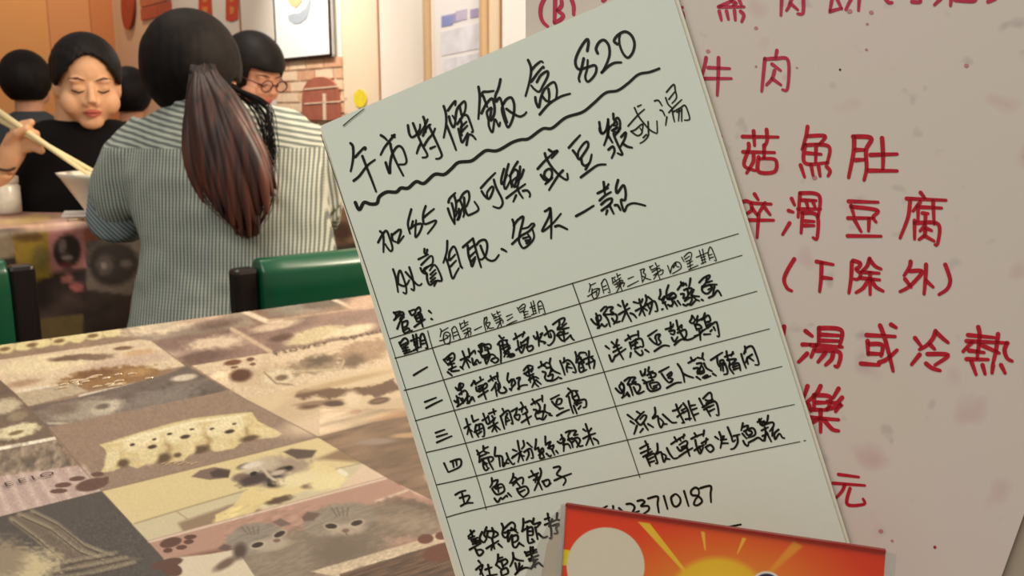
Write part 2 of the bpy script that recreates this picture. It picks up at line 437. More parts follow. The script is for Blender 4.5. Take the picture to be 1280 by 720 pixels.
('m','menu_entry',550,415,10,2.4,"45,345 90,400/60,340 150,265 180,290 170,350 90,400/90,350 150,320/110,310 130,380/130,370 160,450/100,410 180,390/110,470 200,430/170,490 240,480/95,500 120,520 150,545/150,440 140,490 200,480/255,435 290,465/280,240 310,320 365,445/255,350 320,320 370,300/320,330 275,450/330,330 380,380/355,210 370,290 360,320/370,290 430,230 440,270/400,330 420,410 460,345 490,390 510,375/420,410 460,400/480,170 530,140 500,170/490,190 600,150 635,170 630,210/550,150 560,210/480,240 520,250 500,210/520,200 530,240/580,190 610,210 560,230/500,250 540,320 610,260/530,300 590,280/600,240 620,300 580,400/560,350 640,280 690,300/640,360 650,340 700,320 730,350 690,385 640,360/560,330 570,390/740,45 770,80 800,65/720,155 760,110 840,100/745,160 760,260 760,380/780,130 790,200 810,250/830,110 850,190/770,170 850,150/780,210 870,165/800,260 880,190 830,250 800,310/860,250 870,310 930,290 900,270 840,310/820,270 930,290/920,90 1000,40 1060,10/940,20 960,80/1050,0 1030,60/970,110 985,200 1020,260 1060,170/950,225 1000,190 1070,150/1010,130 1020,200/1030,130 1110,60 1080,100/1100,70 1090,160 1080,200/1090,190 1150,170 1160,210 1110,240 1085,200"),
('m','menu_entry',630,395,10,2.4,"370,250 400,290 420,230/410,200 430,290 435,375/440,290 480,210 450,230/440,310 520,330 500,345/515,130 545,200 560,260/505,240 590,180 630,230 620,310 570,365 545,360/560,260 590,265 580,220/610,105 700,40 755,25 750,70 720,110/690,60 690,120 665,160 720,140 780,90/670,170 740,160 810,145/740,170 750,210 700,200 660,245 740,230 800,210/670,240 740,310 830,240/740,200 755,320/830,240 850,280 875,300"),
('m','menu_entry',735,350,10,2.5,"40,490 80,540 130,560 100,470 150,440 160,490 110,540/100,420 125,500 140,600/120,600 170,560/170,550 210,580 240,550/160,385 210,335 240,350 190,430 210,440/210,440 250,500 275,580/260,340 310,340 280,390 320,410 260,430/200,430 270,430/290,430 350,430 360,490 320,550/300,480 340,530 400,515/375,310 410,330/430,260 450,330 490,420 540,515/490,300 460,340/385,430 450,390 520,350/470,400 425,515/530,415 570,430 605,470/570,275 630,290/640,240 660,320 710,445/680,240 670,280/595,385 660,350 720,320/680,350 640,440/680,340 740,380/720,190 730,250 700,330/750,210 800,250/740,310 830,265 870,380 840,390/800,270 790,350 765,425/740,300 770,360/900,120 905,180 885,235 930,240/920,250 960,200 930,290 970,270/925,367 937,360/960,290 990,360/1005,65 980,150 990,230 1060,170/1000,190 1060,160 1100,200 1060,240 990,240/1010,240 1090,210/1050,250 1060,300 1020,330/1000,310 1050,330/1080,270 1115,325/1120,260 1155,310"),
('m','menu_entry',800,335,10,2.5,"470,270 540,180 550,210/510,175 530,220 570,190 580,220/630,130 620,200 610,240/550,275 600,255 650,260 610,330/510,325 550,325 540,380 590,360/590,260 600,340 560,410/560,410 620,370 650,390 620,450/670,270 650,340 740,355/640,340 700,390/540,455 575,470 600,450 640,460 700,400 740,410/770,395 790,405/740,180 800,120 870,90 860,130 820,160/830,110 830,170 780,230/840,180 900,160/780,240 870,210 960,205/775,230 780,290 840,320 900,260 880,210/870,210 900,240 850,270/860,370 920,340 970,280 1015,345/930,230 910,330"),
('m','menu_entry',560,455,10,2.4,"95,295 130,330 140,250 190,250 180,290 140,330/150,240 170,380/140,380 210,330 250,380/80,460 110,480 120,420 160,430/105,400 130,470 120,530/115,530 190,480/180,430 200,470 230,420 270,400/240,370 240,440 260,490 300,410 330,465/160,440 190,490/240,490 300,440/290,270 330,210 340,250/320,210 350,260/400,165 410,200/340,250 440,190/350,290 370,340 470,240 480,290 390,350/380,280 430,260/385,310 440,290/380,410 440,370 500,330/430,300 450,370 475,440/505,215 580,160 625,150/530,150 560,210/615,110 620,190 640,230/570,170 590,190/600,230 570,290 540,330/590,280 610,400/640,240 650,290 620,330/700,290 730,330 700,360 640,350 620,250/750,115 740,200 770,220/760,230 800,190 790,270/770,310 790,330/820,190 840,240 800,290 790,330/860,180 900,170 880,230 890,310 870,310 920,270 990,260/945,80 1000,20 1060,30/1000,30 1010,110 990,90/950,120 1010,90 1060,50 1040,100/970,130 1010,150 1070,120/1010,110 1030,180/1010,200 1080,160 1130,180/1060,150 1090,240 1130,280/1080,220 1050,290/1100,200 1160,250/1020,180 1030,230"),
('m','menu_entry',640,430,10,2.4,"330,295 400,250/360,220 380,270 430,230 450,240/480,180 470,240 490,290/400,270 430,290/380,345 420,360 410,420 440,460 490,450/430,300 490,300 460,400/450,400 510,380 500,440/480,290 530,340 600,370/510,330 480,350/440,455 500,460 560,430 580,410/600,425 620,430/600,210 630,290 660,385/650,175 650,220/640,230 700,200 760,250 800,350 760,350/700,240 680,290 690,350/690,240 720,250/700,290 750,300/790,100 805,160 800,235/830,150 850,110 920,110 930,140/810,220 850,160 870,200/860,190 900,230 840,250 850,350 930,320/870,250 890,280 860,300/830,240 900,190/960,90 960,150 930,180/900,190 1010,150/930,250 1035,205/960,190 960,250 975,305/990,170 1030,220 1020,305/890,340 900,300"),
('m','menu_entry',750,390,10,2.5,"70,425 115,460/115,540 150,620 190,540/145,375 190,420/215,345 205,410 240,500 290,590/170,440 240,410/165,500 270,440/180,560 320,460/315,355 400,300 480,280/350,290 380,340/475,240 480,310/370,380 390,460/380,390 460,340 520,340 540,430 500,430/400,420 470,380/450,340 440,430 480,440/430,460 490,440/385,510 375,565/440,490 500,540 535,520 520,480/565,470 610,500/600,300 710,225/620,330 680,390 730,410/690,330 700,290 750,280 730,330 760,380 720,410 700,340/680,490 790,420 865,425/880,130 885,180/820,215 900,190 915,150/880,180 890,230/865,240 930,230 920,280 880,270/895,320 930,370 970,310/930,410 1000,350 1070,330/955,105 975,200 1000,230/970,220 1020,160 1020,200/970,260 1060,220 1080,280 1050,350/1000,250 1060,340 1130,340 1220,290"),
('m','menu_entry',820,380,10,2.5,"450,145 440,190 420,220 460,240 490,200/455,150 490,200/520,150 510,200 540,200 570,180/490,260 540,260 570,300 500,310/480,250 510,330/520,200 500,260/540,330 550,380 555,450/580,330 540,380 480,400/560,350 620,310/610,115 590,170 570,200/590,190 650,140 680,200 650,230/600,180 630,290/620,230 680,210/630,270 690,240/640,300 740,225 765,250 790,400 765,400/600,380 680,375/680,340 700,320/720,290 740,330"),
('m','menu_entry',575,490,10,2.4,"75,335 100,420 155,565/55,450 130,400/110,440 90,530/145,295 160,350 180,370/120,470 150,490/165,370 230,340/200,410 190,480 230,560/200,420 270,400 300,470 300,550 280,555/180,500 280,450/240,420 240,480/230,520 270,490/280,355 350,310/290,270 310,330/415,215 430,280/360,270 450,235/320,350 350,400 440,320/350,300 370,380/400,300 430,350/355,450 470,380/410,350 430,430 460,495/430,430 400,495/440,420 500,470/505,300 530,380 555,460/530,210 550,250/510,300 600,230 640,320 660,400 640,390/590,270 570,330 575,410/575,370 620,350/570,310 600,330/645,240 710,200/710,200 700,260 680,310 730,350 750,290/690,290 740,280/760,130 790,180/740,220 820,180/780,190 770,250/820,200 840,250 780,280/770,380 830,340 890,300/820,260 840,330 865,405/890,155 960,110 1030,80/905,90 940,150/1025,45 1030,120/960,130 980,150/920,220 960,230 940,290 960,335/980,150 1000,200 970,270/960,240 1050,250/980,260 1040,240 1030,320/1060,160 1060,240 1130,270/960,335 1000,330 1040,345 1080,290/1115,285 1150,295"),
('m','menu_entry',650,470,10,2.4,"385,290 490,235/400,320 440,370 500,410/450,350 470,290 520,290 510,340 470,360/490,410 540,400/460,495 540,450 615,420/600,155 640,185/580,255 640,190 720,185/610,260 630,360 665,465/650,210 660,280 690,300/700,200 730,260 740,300/660,270 720,230/680,310 740,290/670,370 690,420 710,470/680,340 760,300 820,300 825,380 790,395/720,310 710,370/700,360 770,330/730,410 760,370"),
('m','menu_entry',765,440,10,2.5,"45,455 100,510 130,500 90,430 130,390 150,440 120,510/115,380 150,440 140,560/125,570 170,540/180,520 220,555 190,500/155,360 210,320 230,330 190,400/230,320 290,320 250,380 300,370/210,400 240,470 260,540/200,410 290,390/290,400 340,410 350,460 310,520/270,440 320,520 400,490/355,240 380,300 410,250/415,215 410,290/460,190 455,250 510,240/440,290 490,260 545,270 530,310 460,320/480,280 500,350/385,350 420,370/400,390 520,350/430,390 450,460 500,490 600,450 570,380 480,390/470,400 490,450/520,430 570,410/510,460 560,440/590,250 710,185/620,270 660,330 710,380 750,370/690,290 740,250 740,290 700,320 760,340 720,380/685,450 790,390 865,380/820,150 860,210 890,290 905,375/890,270 950,300 1015,320"),
('m','menu_entry',840,420,10,2.5,"205,335 290,290/235,270 260,310 300,280/385,215 380,270 400,300/320,270 370,280/310,345 370,340 350,400/270,405 330,400 310,450/350,400 340,470 400,450 380,380/400,340 430,400 500,440/320,470 390,430/305,510 355,545/385,520 430,490 450,500 400,530 480,500/510,470 550,495/485,300 560,250 630,205/560,250 570,340 590,380/600,310 640,300 650,360/600,330 610,430/630,340 640,440/660,340 690,420 690,470 650,480/680,190 690,260 720,330/660,260 770,220/760,200 740,250/690,300 800,290 720,370/720,340 720,400 770,470/760,360 830,340 855,430/760,390 820,370/770,420 830,400/865,225 890,310 925,400/910,130 920,200/900,220 930,150 1000,130 1050,230 1085,350 1040,360/1000,230 940,280 950,350/950,260 1020,310/940,270 920,330"),
('m','menu_entry',780,480,10,2.5,"45,385 115,440/80,465 130,500/160,520 145,570 125,625/160,345 200,370/150,450 200,390 250,345/140,450 210,510 280,410 250,390 200,440/240,480 270,530 300,575/235,560 200,605/300,500 365,540/385,295 390,370 355,430 420,400 430,470 460,545 490,480 450,430/490,500 535,500/485,380 540,430 600,480 655,480/650,255 680,340 750,480/610,335 680,310 720,260/665,410 740,350/750,480 725,485/740,240 800,330 820,450/720,330 770,300/740,360 790,330/805,215 830,310 890,455/840,270 890,260/860,320 910,300/870,390 930,365/770,440 840,430/940,180 970,240 1000,290/990,180 1060,110 1090,120 1100,200/1020,200 1060,210 1110,190/1030,240 1130,210/980,290 1140,220 1185,385 1155,385/1030,310 1080,400/1060,290 1120,260/1070,340 1130,310/1000,320 1060,280"),
('m','menu_entry',590,535,10,2.4,"60,280 90,340 90,420/70,330 130,290/140,225 150,290 210,310/145,260 200,235/90,360 180,320/120,390 240,360 265,390 240,420/140,410 140,480 170,530 210,500/150,450 190,440/200,380 220,440 265,520/160,430 190,490/90,425 130,400/290,240 285,350 330,350 350,480/320,350 375,360 390,480 440,390/430,315 460,390 510,455 530,440/400,440 460,440/510,270 560,290/570,160 590,270 640,405/510,360 620,290/600,320 575,425/600,340 650,350/640,160 650,220 620,260/690,185 750,240/650,300 730,260 765,370 740,375/700,280 710,330 680,400/500,375 560,330/800,140 795,210 785,270 830,240/830,250 840,300 880,250 890,300 830,340/850,310 850,380 900,370/870,300 905,370/915,105 920,200 950,180/920,210 980,170 960,230 1020,220 1000,280/960,240 1020,210/930,320 970,355 990,340/1000,270 1030,335/1050,285 1075,315/950,250 990,260"),
('m','menu_entry',650,520,10,2.4,"470,320 510,340 560,300 530,270 500,300/515,235 545,330 545,440/540,360 600,350 630,400/570,205 630,185 600,250 620,290/640,185 700,185 670,240 720,230/600,290 640,330 660,390/650,290 720,270 750,310 710,390/650,330 690,300/700,310 740,375 785,370/600,300 650,270/790,165 825,190/820,100 850,190 880,270 915,360/890,155 860,200/790,280 870,240 940,215/870,260 825,365/920,280 970,310 980,345"),
('m','menu_entry',795,530,10,2.5,"115,215 150,290/50,305 150,250/60,365 180,310/90,410 200,340/150,280 150,380/125,400 150,460 175,525/130,410 220,370 250,430 270,490 245,490/160,440 220,410/170,480 230,460/265,245 270,330 250,375 310,350 330,420 350,475 375,400 330,370/385,300 420,370 470,430 525,420/370,430 420,440/440,250 530,190 610,140/480,165 510,220/600,130 590,180/540,180 560,210/515,290 560,335 640,250 620,210 540,260/570,290 610,270/570,320 640,290/540,405 620,350 705,300/630,270 650,340 670,400/690,185 760,150 850,120/730,115 760,160/850,80 840,150/740,200 760,290 800,370 840,290/730,330 790,290 850,260/790,280 810,340/820,240 900,190/880,180 870,250/870,290 930,260 970,310 930,350 890,320 870,290/990,160 1030,190/1040,100 1070,200 1055,300/1080,160 1100,150 1080,200/1060,200 1130,190/1070,240 1150,240/1145,40 1190,150 1210,220 1240,200"),
('m','menu_entry',870,510,10,2.5,"470,350 545,330/515,360 520,430 480,500 435,515/585,190 565,280/580,240 650,220 630,280/600,290 700,250 740,290 730,340 650,370/580,320 630,380/620,300 650,340 700,320/660,280 700,300 680,340/590,410 610,450 645,475 655,450/660,430 720,400 780,370 840,410 860,360/770,175 820,130/790,140 810,210 850,160 860,200/900,95 890,160 870,200/800,170 870,180/830,220 900,190 960,180 970,220 920,290/820,280 900,240/860,240 870,310 860,410/830,350 900,320/880,300 940,420/1030,270 980,320 990,390 1040,320 1080,370 1105,375/960,240 950,350"),
('m','menu_entry',540,580,10,2.4,"290,385 350,350 420,330/375,370 405,500/345,425 440,395 470,410 420,500/360,525 430,490 510,485/745,175 750,240 725,290/750,220 820,200 800,260 760,290/750,310 810,380 900,340 890,270 850,250 780,300/820,270 830,350/800,310 870,290/780,430 820,475 860,420 880,440 930,390 940,410/950,365 990,405/1015,120 1010,170 970,240/1010,160 1060,190 1010,270/1000,240 1110,170 1140,190 1130,250/1040,210 1100,280/1060,310 1090,370 1140,415/1070,310 1170,280 1205,350 1140,415/1100,350 1160,320"),
('m','menu_entry',620,575,10,2.4,"410,215 470,190/440,135 480,200/460,190 530,160/550,105 560,180 480,380/470,250 560,200/510,230 575,370/510,180 490,280/580,265 620,330 650,320 685,290/580,270 650,245 670,280 650,325/720,95 790,80 800,110 760,180 850,220 870,260 840,315/730,255 830,210 940,170"),
('m','day_number',0,0,1,2.4,"517,469 525,464 534,458.7/531,502.5 545,497/532.5,510 542,505 552.5,500/544.5,541 555.5,537/546,546 559,542/546,553 564.5,545/555,579 560,590/563,577 575,574 575,583 561,590/566,578 567,584/570,576 571,582"),
('m','handwritten_line',575,640,10,2.4,"130,230 160,310/175,235 100,305/110,330 180,300/140,350 220,320/150,370 250,350/160,400 260,370/120,470 260,390/190,350 200,400/190,460 235,545 290,500 260,470 200,480/275,250 245,330 290,380/330,190 300,280 330,330 300,380/350,240 340,300 400,330/400,200 420,260 400,340/340,240 430,240 475,280 420,320/330,455 480,360/400,340 430,460/400,430 390,475/480,400 525,440/520,145 540,200 530,280 570,320 620,260/550,210 640,130 685,160 680,220/600,230 600,370 640,290/620,230 700,220/650,290 660,420 700,440 740,380/660,300 715,290 720,350 670,380/740,390 795,425/560,260 640,220/640,200 720,260/790,85 790,160 775,245/820,130 880,110 900,140/775,240 850,190/840,180 850,370 880,385 930,370/850,200 900,190 910,280 860,290/850,240 900,240/900,340 930,370/920,80 915,150 1005,130 960,190/940,190 970,340/980,270 1040,320 1090,305/1060,90 1120,70/1095,20 1110,110/1060,160 1200,100/1120,130 1140,230 1140,330 1120,325/1150,90 1110,180/1160,170 1230,150 1200,200 1220,260 1180,270/1215,15 1210,90 1250,100/1230,150 1270,200 1260,260"),
('m','handwritten_line',585,660,10,2.4,"130,410 155,440/100,520 180,460 150,580/150,520 190,600/250,460 275,600/215,520 295,490/240,600 360,580/375,330 370,410 345,465/385,380 430,365/350,460 420,520/390,420 470,390 490,430 430,480/420,430 440,500/410,540 420,600/420,520 480,500 500,560 440,590/560,310 565,390 525,480/565,370 620,400 690,410/590,440 620,560/640,440 640,520 680,470/590,580 640,530 720,495 790,510/710,300 740,350/780,240 780,310/810,240 810,300/720,310 850,270/730,345 860,300/850,270 820,310/760,390 880,340/770,410 870,390/790,330 840,490/850,400 790,500/790,500 880,430/890,440 935,480"),
('m','telephone_number',740,595,8,2.5,"80,340 150,300/170,355 185,360/210,300 215,360/270,320 300,345/345,280 390,278 425,310 400,370 380,385 470,350/455,250 500,240 525,260 490,300 560,300 565,340 500,388/560,225 655,205 655,280 668,365/718,200 755,330/815,190 790,220 810,290 845,305 880,270 880,220 840,180 810,190/920,150 965,300/1065,130 1030,115 990,150 1000,190 1060,200 1100,250 1060,290 1020,285 1030,240 1060,200 1070,160 1060,130/1085,120 1185,100 1185,180 1190,262/1280,528 1390,505 1488,484/1390,512 1405,552"),
('l','table_rule',0,0,1,1.15,"487,423.5 740,346.7 923,292/493.5,447.7 540,435 740,375 927.5,319/505,488 554,475 740,422 946,364/519,526 568,513 755,465 961.7,411/533,565.5 582,554 769.5,508 977.5,458/546,606 595.5,595 784,550 993,505.5/558,646.6 607.5,634 799.5,593 1000,552/1005,551 1007,550.5/534.5,413.5 542,440 568,513.5 595.5,595 607.8,637/715.4,354 730,395 755,465 769.5,508 784,550 799.8,597"),
('r','red_line',660,0,8,4.6,"165,-20 130,60 125,150 150,220 195,262/270,-10 268,110 262,225/268,225 330,190 350,150 300,110 290,100/300,100 335,50 330,-20/430,-20 455,60 455,145/750,5 775,-10"),
('r','red_line',850,0,5,4.0,"-10,55 15,80 25,115/0,50 15,45/245,40 310,10 330,-10/240,42 400,42/370,0 385,35/320,5 350,20 330,35/245,70 258,125/290,68 302,120/340,65 345,125/378,70 398,95 385,135/635,-10 630,95/700,-20 680,40 665,65/690,20 735,60/770,-10 768,80 735,85/950,-10 935,75/940,70 1010,50/980,-10 1010,55/1070,-10 1035,60/1120,-10 1115,65/162,360 155,400 130,500/175,422 310,428/130,490 320,490/240,360 238,480 232,595/605,315 595,370/530,365 520,470 510,570/530,370 600,365 675,378 672,550 640,560/575,400 628,440/590,440 575,490 540,530/575,490 630,530"),
('r','red_line',1024,0,5,4.4,"415,-5 435,15 455,15/580,10 630,12 630,-10/760,-10 720,30/825,-10 820,35/850,0 960,8 980,-10/1055,10 1100,-5"),
('r','red_line',900,150,8,4.3,"225,165 580,170/335,110 345,255/465,95 470,200 445,265/285,235 285,290 240,450 350,505/230,318 545,325/335,350 330,420 265,530/440,250 440,380/385,370 385,515 545,515 555,400 440,385 395,390/875,65 860,160 820,295/880,160 1050,160 990,245/850,250 1085,262 1070,435/850,250 850,430 1080,425/960,250 955,420/870,330 1010,342/805,450 845,570/910,450 930,555/985,465 1000,560/1065,465 1100,510 1080,560/5,165 -20,170"),
('r','red_line',1020,150,8,4.9,"380,175 375,320 325,575/370,165 550,180 500,300 505,480 480,600/400,298 480,298/395,400 480,395/545,348 810,340/660,180 670,350 668,490/525,505 810,508"),
('r','red_line',910,230,8,4.3,"265,100 300,155/120,190 180,170 250,190 430,200/230,200 235,260 180,300/240,240 290,310/370,190 300,300/370,240 420,305/160,290 190,400/200,360 455,362/305,300 290,535/635,145 665,210/605,265 650,280/615,390 545,505/720,90 700,330/720,90 910,115 900,335/740,160 880,165/700,250 925,250/780,170 800,240/850,180 870,230/745,290 730,490/740,290 890,315 890,540 850,535/770,370 860,375/765,415 860,415"),
('r','red_line',1040,230,8,4.4,"165,172 460,182/190,215 220,320/190,225 450,262 410,330 440,380/160,340 420,340/225,360 290,475/370,350 365,470/155,518 490,522/885,85 930,140/745,145 1140,162/780,170 760,330 680,540/880,180 810,270/860,220 860,370/890,230 1095,240/1010,170 1020,400/905,290 960,295/935,320 930,400/825,365 825,550/830,390 1060,400 1055,600 1030,605/930,410 880,470/940,440 995,465/930,460 925,510 870,555/930,520 1020,570"),
('r','red_line',960,310,8,4.5,"262,110 190,230 160,320 190,400 235,428/485,135 650,165/535,150 530,300 515,435/550,295 635,305/838,140 830,300 808,450/850,125 920,150 910,190 880,210 925,260 900,310 860,310/1015,105 990,180 930,240/1020,120 1070,180 1130,210/940,240 1110,252/930,300 1115,318/1020,250 1020,465/1000,320 950,400 880,445/1040,330 1080,390 1150,430"),
('r','red_line',1080,310,8,4.6,"465,135 455,190 400,275/460,230 580,235 500,340 430,400 360,435/410,310 470,390/620,165 615,290 600,460/625,330 690,390/812,165 850,270 860,340 830,410 750,465"),
('r','red_line',970,395,8,5.0,"80,105 75,190/295,150 360,200/265,285 345,285/310,375 225,460/430,120 425,280/430,120 650,140 635,300/440,185 630,195/440,245 620,250/350,290 660,310/400,290 350,410/400,345 630,360 620,500 590,500/490,370 420,460/570,370 555,430 495,490/1040,95 1080,200 1130,380 1170,550/905,190 1190,205/1150,85 1200,115/915,250 920,385/930,280 1060,290 1050,400/925,375 1060,380/850,475 1030,490/1030,465 1110,430 1210,340"),
('r','red_line',1120,395,8,4.9,"190,220 250,300/235,385 155,485/395,150 370,220 310,290 235,335/410,170 470,225 520,265/345,290 385,330/315,380 520,390 390,490/300,475 360,520 440,545/822,110 835,200 810,430/720,190 980,215/705,250 1120,270/760,260 670,355/730,345 880,365/705,430 920,435/850,290 900,310 1030,370/1020,180 1000,340 970,470/1110,270 1085,340 1110,420 1160,450/755,460 800,585/865,490 890,580/970,490 960,570/1050,490 1090,570"),
('r','red_line',980,470,8,4.9,"235,100 200,210/365,100 320,180 220,270/250,290 270,350/300,190 300,340/310,190 460,210 440,330/320,265 430,265/270,335 430,340/545,125 490,220/580,215 520,270 430,250/430,330 560,300 570,280 515,355/365,340 365,560/260,415 545,437/340,430 280,470/400,440 480,530 545,548"),
('r','red_line',1000,570,4.571,3.8,"220,105 335,120/190,155 370,168/255,165 240,200 205,240/285,185 270,275 365,275 360,245"),
]
# ------------------------------------------------------------ the room
corner = P(150, 138, 6.0)
corner.z = 0
WALLH = 2.75
def wall(name, a, d, length, nor, m, h=WALLH):
    bm = bmesh.new()
    frame_box(bm, a - nor * 0.1, d, nor, UP, length, 0.1, h)
    return struct(obj(name, bm, m))
bm = bmesh.new()
frame_box(bm, Vector((-7, -2.5, -0.1)), CX, Vector((0, 1, 0)), UP, 12, 11, 0.1)
struct(obj('floor', bm, mat('floor_tile', (96, 72, 58), 0.5, grain=0.25, gscale=8)))
wall_back = wall('wall_back', corner - D1 * 4.5, D1, 4.5, -D2, mat('orange_wall', (222, 158, 104), 0.7, grain=0.05, gscale=3))
wall_right = wall('wall_right', corner, -D2, 7.2, -D1, mat('cream_wall', (238, 214, 180), 0.7, grain=0.03, gscale=5))
NR = -D1                                            # faces into the room
def wr(px, py, off=0.0):
    return hit(px, py, corner + NR * off, NR)
def wb(px, py, off=0.0):
    return hit(px, py, corner - D2 * off, -D2)
def wstrip(name, px0, px1, m, py0=None, py1=None, off=0.0, th=0.012, parent=None, fn=wr, nor=NR, at=100):
    """vertical board on a wall between two photo columns, full height unless given"""
    a, b = fn(px0, at, off), fn(px1, at, off)
    z1 = fn(px0, py0, off).z if py0 is not None else WALLH
    z0 = fn(px0, py1, off).z if py1 is not None else 0.0
    bm = bmesh.new()
    pts = [Vector((a.x, a.y, z0)), Vector((b.x, b.y, z0)), Vector((b.x, b.y, z1)), Vector((a.x, a.y, z1))]
    slab(bm, pts, nor, th)
    return obj(name, bm, m, parent)
seam = mat('wood_seam', (172, 120, 78), 0.5)
golden = mat('golden_trim', (206, 176, 138), 0.5)
panel_a = mat('wall_panel_cream', (240, 230, 216), 0.6)
panel_b = mat('wall_panel_warm', (234, 212, 182), 0.6)
panel_c = mat('wall_panel_rose', (228, 196, 168), 0.6)
for a, b, m in ((152, 216, panel_c), (217, 271, panel_a), (273, 306, panel_a), (308, 345, panel_a), (346, 431, panel_a), (432, 477, panel_b), (479, 537, panel_a), (543, 607, panel_a), (614, 629, panel_b), (631, 720, mat('wall_panel_white', (250, 246, 240), 0.5))):
    wstrip('wall_panel', a, b, m, parent=wall_right, th=0.010)
for a, b in ((216.2, 217.2), (271.3, 272.7), (306.2, 307.6), (477.2, 478.8), (628.6, 629.6)):
    wstrip('seam_strip', a, b, seam, parent=wall_right, th=0.013)
for i, (a, b) in enumerate(((538.5, 542), (608.5, 612.5))):
    struct(wstrip('trim_%d' % (i + 1), a, b, golden, th=0.03))
for a, b, m in ((-60, 66, mat('orange_panel_a', (226, 162, 104), 0.65)), (67, 118, mat('orange_panel_b', (218, 152, 104), 0.65)), (119, 149, mat('orange_panel_c', (206, 132, 86), 0.65))):
    wstrip('wall_panel', a, b, m, parent=wall_back, fn=wb, nor=-D2, th=0.012)
bm = bmesh.new()
a = wr(151, 200); frame_box(bm, Vector((a.x, a.y, 0)) + NR * 0.012, -D2, NR, UP, 6.5, 0.012, 0.1)
struct(obj('baseboard_right', bm, mat('baseboard_brown', (92, 62, 45), 0.5)))

# decorative bricks stuck on the wall under the picture frame (each brick its own piece)
def brick_patch(px0, px1, py0, py1, rows, wlen, cols, name='brick'):
    a, b = wr(px0, py0), wr(px1, py0)
    zt, zb = wr(px0, py0).z, wr(px0, py1).z
    tot = (Vector((b.x, b.y, 0)) - Vector((a.x, a.y, 0))).length
    rh = (zt - zb) / rows
    for r in range(rows):
        s = -(wlen * 0.5 if r % 2 else 0.0)
        k = 0
        while s < tot:
            s0, s1 = max(s, 0), min(s + wlen - 0.009, tot)
            if s1 - s0 > 0.02:
                bm = bmesh.new()
                frame_box(bm, Vector((a.x, a.y, zt - (r + 1) * rh)) - D2 * s0 + NR * 0.009, -D2, NR, UP, s1 - s0, 0.012, rh - 0.009)
                obj(name, bm, random.choice(cols), wall_right)
            s += wlen
            k += 1
warmb = [mat('brick_peach', (244, 212, 178), 0.8, grain=0.15, gscale=30), mat('brick_orange', (236, 190, 152), 0.8, grain=0.2, gscale=30), mat('brick_tan', (222, 168, 132), 0.8, grain=0.2, gscale=30)]
redb = [mat('brick_red', (196, 96, 70), 0.8, grain=0.2, gscale=30), mat('brick_rose', (208, 118, 88), 0.8, grain=0.2, gscale=30)]
brick_patch(347, 431, 76, 190, 9, 0.16, warmb)
brick_patch(345.5, 351, -60, 76, 9, 0.05, warmb)
brick_patch(176, 214, -40, 27, 4, 0.62, redb)
# arch plaque
def wall_shape(name, pts, m, off=0.0, th=0.01, parent=None):
    bm = bmesh.new()
    slab(bm, [wr(x, y, off) for x, y in pts], NR, th)
    return obj(name, bm, m, parent)
pts = [(403 + 22 * math.cos(t), 118 - 22 * math.sin(t)) for t in [math.pi * k / 16 for k in range(17)]] + [(380, 150), (427, 150)]
arch = tag(wall_shape('arch_plaque', pts, mat('arch_brown', (172, 100, 78), 0.7, grain=0.2, gscale=25), 0.022, 0.012), 'red-brown arched wall decal over the peach bricks, right of the framed picture', 'wall decoration')
arch.parent = None
for q in (((404, 117), (407.5, 117), (408, 150), (404.5, 150)), ((381, 111), (425, 107), (425, 108.5), (381, 112.5)), ((381, 129), (426, 126), (426, 127.5), (381, 130.5))):
    wall_shape('mortar_line', q, mat('mortar_white', (232, 204, 176), 0.7), 0.034, 0.003, arch)
oval = tag(wall_shape('oval_plaque', [(161 + 7.5 * math.cos(t), 6 + 31 * math.sin(t)) for t in [2 * math.pi * k / 24 for k in range(24)]], mat('plaque_red', (184, 78, 56), 0.6, grain=0.2, gscale=20), 0.022, 0.012), 'dark red oval plaque high on the wall by the orange corner', 'wall decoration')
for x0, x1, y, lab in ((249, 264, 21, 'red paper banner nearest the ponytailed head, left of its twin'), (283, 297, 27, 'red paper banner right of its twin, left of the framed picture')):
    b = tag(wall_shape('paper_banner', [(x0, -30), (x1, -30), (x1 + 0.6, y - 3), ((x0 + x1) / 2, y), (x0, y - 2)], mat('banner_red', (214, 74, 58), 0.6), 0.011, 0.004), lab, 'banner', 'red paper banners on the wall')
    for k in range(3):
        yy = -22 + k * 15
        wall_shape('gold_mark', [(x0 + 4, yy), (x1 - 4, yy + 1), (x1 - 5, yy + 9), (x0 + 5, yy + 10)], mat('banner_gold', (226, 140, 74), 0.6), 0.0155, 0.001, b)
# framed picture
fr = thing('picture_frame', wr(385, 0, 0.02), 'dark-framed bright white picture with a grey and orange bird-like shape', 'picture')
def wquad(name, x0, x1, yt, yb, m, off, th, parent, slope=-0.20):
    pts = [(x0, yb - slope * 0), (x1, yb + slope * (x1 - x0)), (x1, yt), (x0, yt)]
    return wall_shape(name, pts, m, off, th, parent)
a, b = wr(349, 77, 0.02), wr(418.5, 64, 0.02)
z0, z1 = a.z, a.z + 0.62
dirw = (Vector((b.x, b.y, 0)) - Vector((a.x, a.y, 0)))
W = dirw.length
dirw.normalize()
fm = mat('frame_dark', (44, 24, 20), 0.6, 0.1)
o3 = Vector((a.x, a.y, 0))
for (s, z, w, h) in ((0, z0, W, 0.010), (0, z1, W, 0.010), (0, z0, 0.006, z1 - z0), (W - 0.015, z0, 0.015, z1 - z0 + 0.010)):
    bm = bmesh.new()
    frame_box(bm, o3 + UP * z + dirw * s, dirw, NR, UP, w, 0.016, h)
    obj('frame_bar', bm, fm, fr)
bm = bmesh.new()
frame_box(bm, o3 + UP * z0, dirw, NR, UP, W, 0.012, z1 - z0)
sheet = obj('picture_sheet', bm, mat('picture_white', (250, 250, 248), 0.4), fr)
